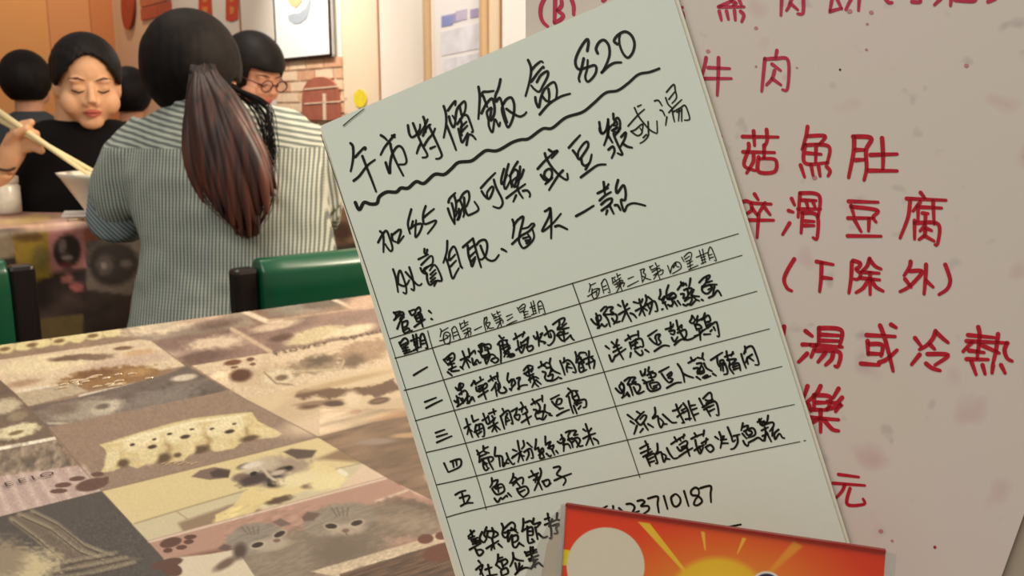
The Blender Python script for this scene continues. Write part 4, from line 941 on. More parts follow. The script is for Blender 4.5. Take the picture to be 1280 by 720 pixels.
q.ell(114, 296, 10, 12, (170, 96, 72), 0, 0.6, edge=0.4)
q.poly([(108, 300), (185, 300), (185, 372), (108, 362)], (124, 110, 100), 2)
q.ell(142, 330, 31, 27, (46, 38, 36), -6, 0.25, edge=0.1)
q.ell(130, 331, 12, 12, (96, 84, 80), 0, 0.6, edge=0.4); q.ell(130, 332, 4, 4, (150, 134, 128), 0, 0.6)
q.ell(158, 330, 8, 5, (100, 90, 84), 0, 0.6)
q.ell(84, 349, 8, 6, (190, 120, 110), 0, 0.6, edge=0.4); q.ell(96, 358, 9, 6, (186, 108, 104), 0, 0.6, edge=0.4)
q.poly([(50, 398), (104, 392), (104, 430), (50, 430)], (116, 98, 60), 2)
q.poly([(400, 262), (470, 256), (470, 300), (400, 310)], (150, 112, 84), 3)
q.ell(425, 290, 14, 12, (80, 56, 44), 0, 0.7, edge=0.4)
q.mottle(0.12, 0.2, 0.2, 5)
fc = painted_grid('tablecloth', np.array(PTS), q.linear() * np.where(ZD < -0.01, 0.55, 1.0).reshape(-1, 1), len(prof), nu, print_mat('vinyl_cloth_far', 0.4, 0.4))  # hanging front darkened in the print colour to stand for under-table shade
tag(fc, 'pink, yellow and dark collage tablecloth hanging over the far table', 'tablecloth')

# ------------------------------------------------------------ green chairs
green = mat('green_vinyl', (2, 76, 48), 0.30, 0.6, grain=0.12, gscale=22)
blackp = mat('chair_black', (26, 18, 16), 0.32, 0.5)
def chair(org, label, w=0.40, post=0.043, top=0.795):
    """org: floor point under the left end of the backrest; faces along D2"""
    t = thing('dining_chair', Vector((org.x, org.y, 0)), label, 'chair', 'green dining chairs')
    o = Vector((org.x, org.y, 0))
    for s in (0, w + post):
        bm = bmesh.new()
        frame_box(bm, o + D1 * s + UP * 0.0, D1, D2, UP, post, 0.035, top - 0.012)
        bevel(obj('back_post', bm, blackp, t), 0.008)
    bm = bmesh.new()
    n = 10
    rings = []
    for k in range(n + 1):                        # softly padded back with a rounded top rail
        s = post + w * k / n
        puff = 0.010 * math.sin(math.pi * k / n)
        pr = [(-0.006 - puff, 0.50), (-0.014 - puff, 0.60), (-0.014 - puff, 0.74), (-0.010 - puff, top - 0.018), (0.004, top), (0.026, top + 0.002), (0.042, top - 0.014), (0.044 + puff, 0.70), (0.036, 0.50)]
        rings.append([o + D1 * s + D2 * a + UP * z for a, z in pr])
    ring_loft(bm, rings)
    bevel(obj('backrest', bm, green, t, True), 0.006)
    bm = bmesh.new()
    frame_box(bm, o + D1 * 0.02 + D2 * 0.03 + UP * 0.42, D1, D2, UP, w + post * 2 - 0.04, 0.40, 0.05)
    bevel(obj('seat', bm, green, t), 0.015)
    for s in (0.01, w + post):
        bm = bmesh.new()
        frame_box(bm, o + D1 * s + D2 * 0.38, D1, D2, UP, 0.04, 0.04, 0.42)
        obj('leg', bm, blackp, t)
    return t
c1 = P(293, 330, 1.50)
chair(c1, 'green-backed dining chair pushed up to the ponytailed woman in the striped shirt')
c2 = P(46, 312, 1.56) - D1 * 0.49
chair(c2, 'green-backed dining chair cut by the left edge of the photo')

# glints: small puckers in the clear vinyl over the brown dog
gl = mat('vinyl_pucker', (190, 160, 120), 0.06, 1.0, coat=1.0)
for i in range(22):
    x, y = rng.uniform(76, 196), 0
    y = 486 - (x - 76) * 0.085 + rng.uniform(-11, 3)
    c = tb(x, y)
    bm = bmesh.new()
    ellipsoid(bm, c + UP * 0.0012, (rng.uniform(0.003, 0.008), 0.0022, 0.0016), Matrix.Rotation(math.atan2(DN.y, DN.x), 3, 'Z'), 2)
    obj('vinyl_pucker', bm, gl, cloth, True)
for i in range(9):
    c = tb(204 + i * 5.2, 581 + 1.2 * math.sin(i * 2.1))
    bm = bmesh.new()
    ellipsoid(bm, c + UP * 0.001, (0.0022, 0.0008, 0.0008), Matrix.Rotation(math.atan2(DN.y, DN.x), 3, 'Z'), 2)
    obj('vinyl_pucker', bm, gl, cloth, True)
# ------------------------------------------------------------ people
skin = mat('skin_light', (222, 168, 128), 0.55, 0.3)
skin_b = mat('skin_warm', (218, 158, 126), 0.55, 0.3)
lipm = mat('lip', (190, 96, 84), 0.5)
hair_b = mat('hair_black', (26, 19, 18), 0.6, 0.2, rgb2=(15, 11, 11), gscale=30)
hair_p = mat('hair_dark_glossy', (27, 19, 17), 0.7, 0.15, rgb2=(13, 9, 9), gscale=40)
def headM(loc, yaw, pitch=0, roll=0):
    """local +y looks forward; yaw 0 faces the camera (-Y)"""
    return Matrix.Translation(loc) @ Matrix.Rotation(math.pi + yaw, 4, 'Z') @ Matrix.Rotation(-pitch, 4, 'X') @ Matrix.Rotation(roll, 4, 'Y')
def mball(bm, M, c, r, sub=2):
    R = M.to_3x3()
    ellipsoid(bm, M @ Vector(c), r, R, sub)
def mtube(bm, M, pts, rad, n=10):
    tube(bm, [M @ Vector(p) for p in pts], rad, n)
def head_blobs(bm, M, fat=1.0):
    mball(bm, M, (0, -0.012, 0.035), (0.076, 0.094, 0.084), 3)
    mball(bm, M, (0, 0.020, -0.030), (0.064 * fat, 0.068, 0.078), 3)
    mball(bm, M, (0, 0.058, -0.088), (0.028 * fat, 0.026, 0.024), 3)
    for s in (-1, 1):
        mball(bm, M, (s * 0.040 * fat, 0.046, -0.040), (0.030, 0.034, 0.036), 3)
        mball(bm, M, (s * 0.032, 0.070, 0.022), (0.022, 0.016, 0.010), 2)
        mball(bm, M, (s * 0.032, 0.070, 0.002), (0.016, 0.014, 0.011), 2)
        mball(bm, M, (s * 0.077, -0.004, -0.012), (0.010, 0.018, 0.032), 2)
        mball(bm, M, (s * 0.0115, 0.090, -0.036), (0.010, 0.011, 0.009), 2)
    mtube(bm, M, [(0, 0.078, 0.012), (0, 0.094, -0.012), (0, 0.104, -0.032)], [0.009, 0.010, 0.013])
    mball(bm, M, (0, 0.078, -0.058), (0.024, 0.018, 0.016), 2)
def face_parts(root, M, brow=hair_b, mouth=True):
    for s in (-1, 1):
        bm = bmesh.new()
        mtube(bm, M, [(s * 0.016, 0.084, -0.003), (s * 0.030, 0.087, -0.008), (s * 0.047, 0.074, -0.004)], [0.0012, 0.0024, 0.0014], 6)
        obj('eyelashes', bm, brow, root, True)
        bm = bmesh.new()
        mtube(bm, M, [(s * 0.014, 0.087, 0.024), (s * 0.032, 0.088, 0.031), (s * 0.052, 0.070, 0.026)], [0.0018, 0.0030, 0.0012], 6)
        obj('eyebrow', bm, mat('brow_brown', (96, 64, 50), 0.7), root, True)
    if mouth:
        bm = bmesh.new()
        mtube(bm, M, [(-0.022, 0.086, -0.060), (-0.008, 0.0965, -0.055), (0.008, 0.0965, -0.055), (0.022, 0.086, -0.060)], [0.002, 0.0055, 0.0055, 0.002], 8)
        mtube(bm, M, [(-0.020, 0.087, -0.063), (0, 0.0965, -0.067), (0.020, 0.087, -0.063)], [0.002, 0.0062, 0.002], 8)
        obj('lips', bm, lipm, root, True)
def hair_cap(M, name, root, m, hairline, scale=(1.0, 1.0, 1.0), c=(0, -0.018, 0.030), r=(0.090, 0.112, 0.104), nseg=48, extra=None):
    """cap of hair: sphere cells kept where hairline(x,y,z) is True, given thickness"""
    bm = bmesh.new()
    R = bmesh.ops.create_uvsphere(bm, u_segments=nseg, v_segments=nseg // 2, radius=1.0)
    for v in bm.verts:
        w = v.co.copy()
        k = 1 + 0.018 * math.sin(w.x * 31) * math.cos(w.y * 23) if m else 1
        v.co = Vector((c[0] + w.x * r[0] * scale[0] * k, c[1] + w.y * r[1] * scale[1] * k, c[2] + w.z * r[2] * scale[2]))
    kill = [f for f in bm.faces if not hairline(f.calc_center_median())]
    bmesh.ops.delete(bm, geom=kill, context='FACES')
    for v in bm.verts:
        v.co = M @ v.co
    me = bpy.data.meshes.new(name)
    bm.to_mesh(me)
    bm.free()
    o = link(name, me, m, root, True)
    so = o.modifiers.new('solidify', 'SOLIDIFY')
    so.thickness = 0.012
    so.offset = -0.3
    sb = o.modifiers.new('sub', 'SUBSURF')
    sb.levels = sb.render_levels = 1
    return o
def strands(name, root, m, curves, rad=0.0011):
    cu = bpy.data.curves.new(name, 'CURVE')
    cu.dimensions = '3D'
    cu.bevel_depth = rad
    cu.bevel_resolution = 1
    for pts in curves:
        s = cu.splines.new('NURBS')
        s.points.add(len(pts) - 1)
        for k, q in enumerate(pts):
            s.points[k].co = (*q, 1)
            s.points[k].radius = 1.0 if k < len(pts) - 2 else 0.5
        s.use_endpoint_u = True
        s.order_u = 4
    o = bpy.data.objects.new(name, cu)
    COL.objects.link(o)
    cu.materials.append(m)
    o.parent = root
    o.matrix_parent_inverse = _wm(root).inverted()
    o['kind'] = 'stuff'
    return o
def legs_seat(bm, hip, fw, r=0.075, th=0.40):
    side = fw.cross(UP)
    for s in (-1, 1):
        a = hip + side * (0.09 * s)
        k = a + fw * th
        tube(bm, [a, a + fw * th * 0.5, k], [r * 1.1, r, r * 0.75])
        tube(bm, [k, k - UP * 0.2 - fw * 0.02, Vector((k.x, k.y, 0.07)) - fw * 0.04, Vector((k.x, k.y, 0.03)) + fw * 0.10], [r * 0.75, r * 0.62, r * 0.45, 0.035])
def trousers(root, hip, fw, m, r=0.085, th=0.40):
    bm = bmesh.new()
    legs_seat(bm, hip, fw, r, th)
    tube(bm, [hip - fw * 0.02 + UP * 0.14, hip, hip - UP * 0.06 + fw * 0.05], [0.13, 0.155, 0.13])
    remesh(obj('trousers', bm, m, root), 0.012, 3)
def shirt_mat(name, c1, c2, axis_x=1.0, axis_y=0.0, axis_z=0.0, per=0.0066, yoke=None, seam_x=None):
    m = bpy.data.materials.new(name)
    m.use_nodes = True
    nt = m.node_tree
    b = nt.nodes['Principled BSDF']
    b.inputs['Roughness'].default_value = 0.85
    b.inputs['Specular IOR Level'].default_value = 0.15
    tc = nt.nodes.new('ShaderNodeTexCoord')
    def wave(vec, period):
        dp = nt.nodes.new('ShaderNodeVectorMath'); dp.operation = 'DOT_PRODUCT'
        nt.links.new(tc.outputs['Object'], dp.inputs[0])
        dp.inputs[1].default_value = vec
        ml = nt.nodes.new('ShaderNodeMath'); ml.operation = 'MULTIPLY'
        nt.links.new(dp.outputs['Value'], ml.inputs[0]); ml.inputs[1].default_value = 2 * math.pi / period
        sn = nt.nodes.new('ShaderNodeMath'); sn.operation = 'SINE'
        nt.links.new(ml.outputs[0], sn.inputs[0])
        return sn.outputs[0]
    w1 = wave((axis_x, axis_y, axis_z), per)
    fac = w1
    if yoke is not None:
        w2 = wave((0.22, 0.0, 0.97), per * 1.5)
        sx = nt.nodes.new('ShaderNodeSeparateXYZ'); nt.links.new(tc.outputs['Object'], sx.inputs[0])
        g = nt.nodes.new('ShaderNodeMath'); g.operation = 'GREATER_THAN'
        nt.links.new(sx.outputs['Z'], g.inputs[0]); g.inputs[1].default_value = yoke
        mx = nt.nodes.new('ShaderNodeMix'); mx.data_type = 'FLOAT'
        nt.links.new(g.outputs[0], mx.inputs[0]); nt.links.new(w1, mx.inputs[2]); nt.links.new(w2, mx.inputs[3])
        fac = mx.outputs[0]
    w3 = wave((axis_z * 0.3, 0.0, 1.0 if abs(axis_z) < 0.5 else 0.1), per * 0.9)
    w3b = nt.nodes.new('ShaderNodeMath'); w3b.operation = 'MULTIPLY_ADD'
    nt.links.new(w3, w3b.inputs[0]); w3b.inputs[1].default_value = 0.22; nt.links.new(fac, w3b.inputs[2])
    rp = nt.nodes.new('ShaderNodeMapRange')
    rp.inputs[1].default_value = -0.7; rp.inputs[2].default_value = 0.7
    nt.links.new(w3b.outputs[0], rp.inputs[0])
    mc = nt.nodes.new('ShaderNodeMix'); mc.data_type = 'RGBA'
    mc.inputs[6].default_value = (*lin(c1), 1); mc.inputs[7].default_value = (*lin(c2), 1)
    nt.links.new(rp.outputs[0], mc.inputs[0])
    nt.links.new(mc.outputs[2], b.inputs['Base Color'])
    return m

def section_body(bm, secs, depth, hd, n=28, power=2.4):
    """secs: (photo row, left col, right col[, half depth]) -> stacked superellipse rings at one depth"""
    rings = []
    for s in secs:
        y, xl, xr = s[:3]
        h = s[3] if len(s) > 3 else hd
        c = P((xl + xr) / 2, y, depth)
        w = (xr - xl) / 2 / FPX * depth
        ring = []
        for k in range(n):
            a = 2 * math.pi * k / n
            ca, sa = math.cos(a), math.sin(a)
            ring.append(c + CX * (w * math.copysign(abs(ca) ** (2 / power), ca)) + Vector((0, 1, 0)) * (h * math.copysign(abs(sa) ** (2 / power), sa)))
        rings.append(ring)
    ring_loft(bm, rings)

# ---- woman with the long ponytail, seen from behind
Z1 = 1.80
base = P(295, 420, Z1); base.z = 0
w1 = thing('person', base, 'woman in a grey striped shirt with a long reddish-brown ponytail, back to the camera', 'person')
bm = bmesh.new()
hM = headM(P(245, 100, Z1 + 0.02), math.pi - 0.10, 0.12) @ Matrix.Scale(0.95, 4)
head_blobs(bm, hM)
neck = P(246, 150, Z1 + 0.03)
tube(bm, [P(236, 100, Z1 + 0.01), P(238, 140, Z1 + 0.02), P(262, 185, Z1 + 0.02)], [0.055, 0.056, 0.07])
hip = P(300, 440, Z1 + 0.02); hip.z = 0.50
HIP1 = hip
tube(bm, [P(262, 180, Z1 + 0.02), P(290, 300, Z1 + 0.02), hip], [0.10, 0.11, 0.13])
handL = tb(172, 262) + UP * 0.03
tube(bm, [P(225, 175, Z1 + 0.02), P(190, 180, Z1 + 0.02), P(150, 240, Z1 + 0.02), P(150, 270, Z1 + 0.06), handL - Vector((0, 0.1, 0))], [0.04, 0.036, 0.034, 0.032, 0.026])
tube(bm, [P(300, 175, Z1 + 0.02), P(368, 175, Z1 + 0.02), P(398, 258, Z1 + 0.08), P(402, 268, Z1 + 0.14), handL + CX * 0.2 - Vector((0, 0.1, 0))], [0.04, 0.036, 0.034, 0.032, 0.026])
for q in (handL, handL + CX * 0.2):
    tube(bm, [q - CX * 0.02 - Vector((0, 0.12, 0)), q, q + Vector((0.02, 0.05, 0.0))], [0.028, 0.026, 0.032])
    for k in range(4):
        tube(bm, [q + Vector((-0.02 + k * 0.017, 0.06, 0.0)), q + Vector((-0.022 + k * 0.018, 0.10, 0.012)), q + Vector((-0.02 + k * 0.017, 0.125, -0.008))], [0.0095, 0.0088, 0.0075], 8)
    tube(bm, [q + Vector((-0.025, 0.03, 0.0)), q + Vector((-0.05, 0.06, 0.005))], [0.011, 0.008], 8)
trousers(w1, HIP1, Vector((0.05, 1, 0)).normalized(), mat('dark_denim', (34, 36, 44), 0.9, 0.1))
body = obj('body', bm, skin_b, w1)
remesh(body, 0.006, 4)
stripe = shirt_mat('striped_cotton', (176, 178, 166), (100, 106, 102), per=0.0068, yoke=P(200, 186, Z1 - 0.1).z)
bm = bmesh.new()
section_body(bm, [(126, 222, 296, 0.05), (134, 205, 338, 0.065), (143, 184, 372, 0.08), (156, 170, 392, 0.09), (178, 160, 402, 0.105), (215, 158, 408, 0.115), (255, 168, 412, 0.118), (300, 180, 418, 0.118), (345, 176, 426, 0.12), (390, 165, 434, 0.13), (450, 152, 444, 0.15), (520, 150, 450, 0.16)], Z1, 0.1)
tube(bm, [P(198, 168, Z1 + 0.01), P(170, 200, Z1 + 0.0), P(149, 245, Z1 + 0.02), P(146, 268, Z1 + 0.05)], [0.062, 0.068, 0.060, 0.055])
tube(bm, [P(368, 165, Z1 + 0.01), P(385, 205, Z1 + 0.03), P(398, 262, Z1 + 0.08)], [0.058, 0.062, 0.05])
sh = obj('shirt', bm, stripe, w1)
remesh(sh, 0.008, 7)
dt = bpy.data.textures.new('cloth_folds', 'CLOUDS'); dt.noise_scale = 0.11
dm = sh.modifiers.new('folds', 'DISPLACE'); dm.texture = dt; dm.strength = 0.022; dm.mid_level = 0.5
bm = bmesh.new()
tube(bm, [P(150, 240, Z1 + 0.02), P(144, 272, Z1 + 0.03), P(158, 276, Z1 + 0.14), handL - Vector((0.0, 0.13, 0.0))], [0.058, 0.056, 0.048, 0.036])
s1 = obj('sleeve', bm, shirt_mat('striped_cotton_sleeve', (160, 168, 168), (92, 102, 106), 0.72, 0.2, 0.62, per=0.0068), w1)
remesh(s1, 0.007, 6)
bm = bmesh.new()
tube(bm, [P(398, 255, Z1 + 0.08), P(402, 270, Z1 + 0.16), handL + CX * 0.2 - Vector((-0.02, 0.13, -0.01))], [0.05, 0.046, 0.036])
s2 = obj('sleeve', bm, stripe, w1)
remesh(s2, 0.007, 6)
def torso_blob():
    bm = bmesh.new()
    tube(bm, [P(215, 137, Z1 - 0.03), P(228, 131, Z1 - 0.055), P(255, 129, Z1 - 0.065), P(285, 130, Z1 - 0.055), P(302, 134, Z1 - 0.02)], [0.012, 0.014, 0.014, 0.014, 0.012], 10, 1.4)
    return bm
obj('collar', torso_blob(), stripe, w1, True)
hair_cap(hM, 'hair', w1, hair_p, lambda v: not (v.y > 0.045 and v.z < 0.070) and v.z > -0.072 + 1.1 * max(0, abs(v.x) - 0.035) and not (abs(v.x) > 0.07 and v.z < 0.0 and v.y > -0.03), r=(0.093, 0.116, 0.110), c=(0, -0.02, 0.026), nseg=72)
# gathered ponytail
tail_c = [(253, 84, Z1 - 0.115, 15, 13), (256, 96, Z1 - 0.135, 18, 15), (262, 118, Z1 - 0.15, 30, 20), (272, 150, Z1 - 0.15, 42, 20), (284, 190, Z1 - 0.15, 52, 20), (294, 225, Z1 - 0.15, 55, 18), (302, 255, Z1 - 0.15, 44, 15), (308, 278, Z1 - 0.15, 25, 11), (310, 296, Z1 - 0.15, 8, 5)]
tailm = bpy.data.materials.new('hair_tail'); tailm.use_nodes = True
nt = tailm.node_tree; bs = nt.nodes['Principled BSDF']; bs.inputs['Roughness'].default_value = 0.5; bs.inputs['Specular IOR Level'].default_value = 0.4
tcn = nt.nodes.new('ShaderNodeTexCoord'); mp = nt.nodes.new('ShaderNodeMapping'); mp.inputs['Scale'].default_value = (95, 40, 3.5); mp.inputs['Rotation'].default_value = (0, 0.22, 0)
nn = nt.nodes.new('ShaderNodeTexNoise'); nn.inputs['Scale'].default_value = 1.0; nn.inputs['Detail'].default_value = 5
sx = nt.nodes.new('ShaderNodeSeparateXYZ'); mr = nt.nodes.new('ShaderNodeMapRange')
mr.inputs[1].default_value = P(250, 110, Z1).z; mr.inputs[2].default_value = P(250, 225, Z1).z
r1 = nt.nodes.new('ShaderNodeValToRGB'); r1.color_ramp.elements[0].color = (*lin((24, 13, 12)), 1); r1.color_ramp.elements[1].color = (*lin((58, 34, 28)), 1)
r2 = nt.nodes.new('ShaderNodeValToRGB'); r2.color_ramp.elements[0].color = (*lin((38, 17, 13)), 1); r2.color_ramp.elements[1].color = (*lin((104, 52, 34)), 1)
for r_ in (r1, r2):
    r_.color_ramp.elements[0].position = 0.35; r_.color_ramp.elements[1].position = 0.68
mxn = nt.nodes.new('ShaderNodeMix'); mxn.data_type = 'RGBA'
L_ = nt.links.new
L_(tcn.outputs['Object'], mp.inputs['Vector']); L_(mp.outputs[0], nn.inputs['Vector']); L_(nn.outputs['Fac'], r1.inputs['Fac']); L_(nn.outputs['Fac'], r2.inputs['Fac'])
L_(tcn.outputs['Object'], sx.inputs[0]); L_(sx.outputs['Z'], mr.inputs[0]); L_(mr.outputs[0], mxn.inputs[0]); L_(r1.outputs[0], mxn.inputs[6]); L_(r2.outputs[0], mxn.inputs[7]); L_(mxn.outputs[2], bs.inputs['Base Color'])
bm = bmesh.new()
LOCKS = []
for layer, n_, dz, jit in ((0, 9, 0.0, 0.0), (1, 11, -0.016, 0.3), (2, 8, -0.026, 0.6)):
    for i in range(n_):
        f = -0.92 + 1.84 * (i + 0.5 * (layer % 2)) / (n_ - 1 + 0.5 * (layer % 2))
        f *= (1 - 0.18 * layer)
        yend = 300 - 46 * f * f - rng.uniform(0, 16) - (14 if f > 0.4 else 0)
        ph = rng.uniform(0, 6)
        pts, rr = [], []
        for k in range(15):
            t = k / 14
            y = 84 + (yend - 84) * t
            ys = [q[1] for q in tail_c]
            cx = np.interp(y, ys, [q[0] for q in tail_c]); ww = np.interp(y, ys, [15, 18, 31, 43, 53, 58, 56, 52, 48])
            dd = np.interp(y, ys, [q[4] for q in tail_c]); zz = np.interp(y, ys, [q[2] for q in tail_c])
            xx = cx + f * (ww - 6) + 3.2 * math.sin(ph + t * 5.5)
            dep = -math.sqrt(max(0.05, 1 - f * f)) * dd * 0.55 / FPX * zz + dz * min(1, t * 3)
            pts.append(P(xx, y, zz + dep)); rr.append((3.5 + 8.5 * min(1, t * 2.4)) * (1 - max(0, (t - 0.62) / 0.38) ** 1.4 * 0.9) / FPX * 1.7)
        tube(bm, pts, rr, 8)
pt = obj('ponytail', bm, tailm, w1, True)
sb = pt.modifiers.new('sub', 'SUBSURF'); sb.levels = sb.render_levels = 1
pt['kind'] = 'stuff'
bm = bmesh.new()
tube(bm, [P(253 + 13 * math.cos(a), 90 + 4 * math.sin(a), Z1 - 0.125 - 0.018 * math.sin(a)) for a in [2 * math.pi * k / 14 for k in range(13)]], 0.006, 8)
obj('hair_tie', bm, mat('tie_black', (16, 14, 16), 0.5), w1, True)
cs = []
for i in range(240):
    f = rng.uniform(-1, 1); s0 = rng.uniform(0.75, 1.03); endk = rng.integers(6, 9)
    pts = []
    for k, (px, py, z, w, d) in enumerate(tail_c[: endk + 1]):
        fx = f * s0 if k < 6 else f * s0 * 1.06
        dep = -math.sqrt(max(0, 1 - min(1, f * f))) * d * 1.05
        pts.append(P(px + fx * w * 1.02 + rng.normal(0, 1.0), py + rng.normal(0, 2), z + dep / FPX * z))
    cs.append(pts)
strands('hair_strands', w1, tailm, cs, 0.0009)
cs = []
tie = P(253, 88, Z1 - 0.120)
HC = hM @ Vector((0, -0.02, 0.026))
for i in range(170):                                 # hair combed back over the head into the tie
    th = rng.uniform(0, 2 * math.pi)
    e = Vector((math.cos(th), 0, math.sin(th)))
    back = (hM.to_3x3() @ Vector((0, -1, 0))).normalized()
    e = (hM.to_3x3() @ Vector((math.cos(th) * 0.093, 0.02, math.sin(th) * 0.110)))
    if e.z < -0.05:
        continue
    b0 = tie - HC
    pts = []
    for k in range(7):
        t = k / 6
        v = e * (1 - t) + b0 * t + back * 0.115 * math.sin(math.pi * min(1, t * 1.0)) * 0.75
        loc = hM.inverted().to_3x3() @ v
        s_ = math.sqrt((loc.x / 0.0935) ** 2 + (loc.y / 0.1165) ** 2 + (loc.z / 0.1105) ** 2)
        pts.append(HC + v / s_ * (1.012 if k < 6 else 1.03))
    cs.append(pts)
strands('combed_hair', w1, hair_p, cs, 0.0012)
cs = []
for i in range(46):                                  # loose dark locks over the right shoulder
    x0 = rng.uniform(272, 292); j = rng.uniform(0, 1); r1, r2, r3 = rng.random(3)
    cs.append([P(x0, 104 + 8 * j, Z1 - 0.09), P(300 + 12 * r1, 114 + 10 * j, Z1 - 0.115), P(318 + 20 * r2, 122 + 26 * j, Z1 - 0.13), P(334 + 12 * r3 - 10 * j, 140 + 30 * j, Z1 - 0.138), P(322 + 26 * r1, 158 + 50 * j, Z1 - 0.14), P(328 + 22 * r2 + 5 * math.sin(i), 176 + 66 * j, Z1 - 0.142), P(320 + 28 * r3, 196 + 84 * j * r2, Z1 - 0.142)])
strands('loose_hair', w1, hair_p, cs, 0.0008)

# ---- woman in black eating with chopsticks
Z2 = 2.74
base = P(105, 300, Z2); base.z = 0
w2 = thing('person', base, 'woman in a black top eating with chopsticks, facing the camera at left', 'person')
bm = bmesh.new()
hM = headM(P(109, 105, Z2 - 0.06), 0.52, 0.20)
hM = hM @ Matrix.Scale(1.07, 4)
head_blobs(bm, hM, 1.14)
tube(bm, [P(100, 125, Z2), P(100, 152, Z2 + 0.01), P(100, 175, Z2 + 0.02)], [0.062, 0.070, 0.085])
tube(bm, [P(100, 170, Z2 + 0.04), P(102, 300, Z2 + 0.04), P(102, 340, Z2 + 0.04)], [0.08, 0.10, 0.11])
hip2 = P(102, 330, Z2 + 0.03); hip2.z = 0.50
# right hand with chopsticks
wr0 = P(6, 212, Z2 - 0.18); kn = P(24, 172, Z2 - 0.20)
tube(bm, [P(-60, 262, Z2 - 0.10), P(-20, 240, Z2 - 0.15), wr0], [0.042, 0.038, 0.030])
tube(bm, [wr0, P(14, 193, Z2 - 0.19), kn], [0.029, 0.036, 0.034], 14, 0.75)
fing = [[(16, 166), (28, 156), (42, 152)], [(22, 172), (38, 164), (48, 168)], [(26, 180), (44, 174), (54, 180)], [(24, 188), (42, 184), (54, 190)]]
for k, f in enumerate(fing):
    tube(bm, [P(x, y, Z2 - 0.215 - 0.008 * i + 0.006 * k) for i, (x, y) in enumerate(f)], [0.0135, 0.0125, 0.0095], 10)
tube(bm, [P(10, 178, Z2 - 0.21), P(22, 166, Z2 - 0.235), P(36, 160, Z2 - 0.24)], [0.015, 0.013, 0.010], 10)
# left hand resting by the bowl
q = P(140, 256, Z2 - 0.06)
tube(bm, [P(110, 175, Z2 + 0.04), P(150, 180, Z2 + 0.03), P(172, 225, Z2), P(160, 262, Z2 + 0.0), q + Vector((0.03, 0.05, 0)), q], [0.04, 0.036, 0.034, 0.033, 0.028, 0.030])
tube(bm, [P(90, 175, Z2 + 0.04), P(50, 180, Z2 + 0.02), P(10, 215, Z2 - 0.02), P(-60, 262, Z2 - 0.10)], [0.04, 0.036, 0.036, 0.040])
for k in range(4):
    tube(bm, [q + Vector((0.0, 0, 0.02 - 0.014 * k)), q + Vector((0.035, -0.045, 0.018 - 0.014 * k)), q + Vector((0.07, -0.055, 0.016 - 0.014 * k))], [0.010, 0.009, 0.007], 8)
tube(bm, [q + Vector((0, 0, 0.02)), q + Vector((0.02, -0.03, 0.045))], [0.011, 0.008], 8)
b2 = obj('body', bm, skin, w2)
remesh(b2, 0.0045, 4)
trousers(w2, hip2, -D2, mat('dark_denim', (34, 36, 44), 0.9, 0.1), 0.085, 0.22)
face_parts(w2, hM)
blk = mat('black_knit', (16, 13, 14), 0.9, 0.15)
bm = bmesh.new()
section_body(bm, [(149, 60, 142, 0.085), (152, 54, 150, 0.10), (158, 42, 160, 0.115), (170, 32, 170, 0.125), (195, 26, 176, 0.13), (230, 26, 178, 0.125), (270, 26, 180, 0.13), (330, 20, 186, 0.16)], Z2 + 0.035, 0.11)
tube(bm, [P(50, 170, Z2 + 0.02), P(18, 205, Z2 - 0.02), P(-16, 250, Z2 - 0.06), P(-30, 262, Z2 - 0.08)], [0.062, 0.066, 0.058, 0.05])
tube(bm, [P(152, 172, Z2 + 0.02), P(172, 215, Z2 - 0.0), P(170, 262, Z2 - 0.02), P(140, 262, Z2 - 0.02)], [0.06, 0.062, 0.054, 0.045])
tp = obj('top', bm, blk, w2)
remesh(tp, 0.009, 6)
def hl2(v):
    # centre parting: hair hugs forehead sides and crown
    if v.y > 0.0:
        return v.z > 0.090 - 14.0 * v.x * v.x - (0.5 * (0.03 - v.y) if v.y < 0.03 else 0)
    return v.z > -0.055 - 0.2 * max(0, -v.y)
hair_cap(hM, 'hair', w2, hair_b, hl2, r=(0.087, 0.112, 0.098), c=(0, -0.018, 0.034), nseg=112)
bm = bmesh.new()
mball(bm, hM, (0.0, -0.125, -0.01), (0.045, 0.04, 0.06), 3)
mtube(bm, hM, [(0, -0.13, -0.02), (0.01, -0.14, -0.09), (0.015, -0.12, -0.15)], [0.034, 0.026, 0.008])
obj('hair_bun', bm, hair_b, w2, True)
bm = bmesh.new()
tube(bm, [P(8 + 11 * math.cos(a), 208 + 5 * math.sin(a), Z2 - 0.18 - 0.032 * math.sin(a)) for a in [2 * math.pi * k / 16 for k in range(17)]], 0.004, 6)
obj('bracelet', bm, mat('bracelet_brown', (62, 38, 28), 0.4), w2, True)
# chopsticks: held, so things of their own
for i, (a, b) in enumerate((((-4, 138), (112, 219)), ((-6, 146), (120, 216)))):
    bm = bmesh.new()
    tube(bm, [P(a[0], a[1], Z2 - 0.235 + 0.012 * i), P(b[0], b[1], 2.50)], [0.0095, 0.006], 8)
    tag(obj('chopstick', bm, mat('chopstick_bone', (240, 220, 168), 0.45), None, True), ('upper' if i == 0 else 'lower') + ' pale chopstick held by the woman in black', 'chopstick', 'pair of pale chopsticks')

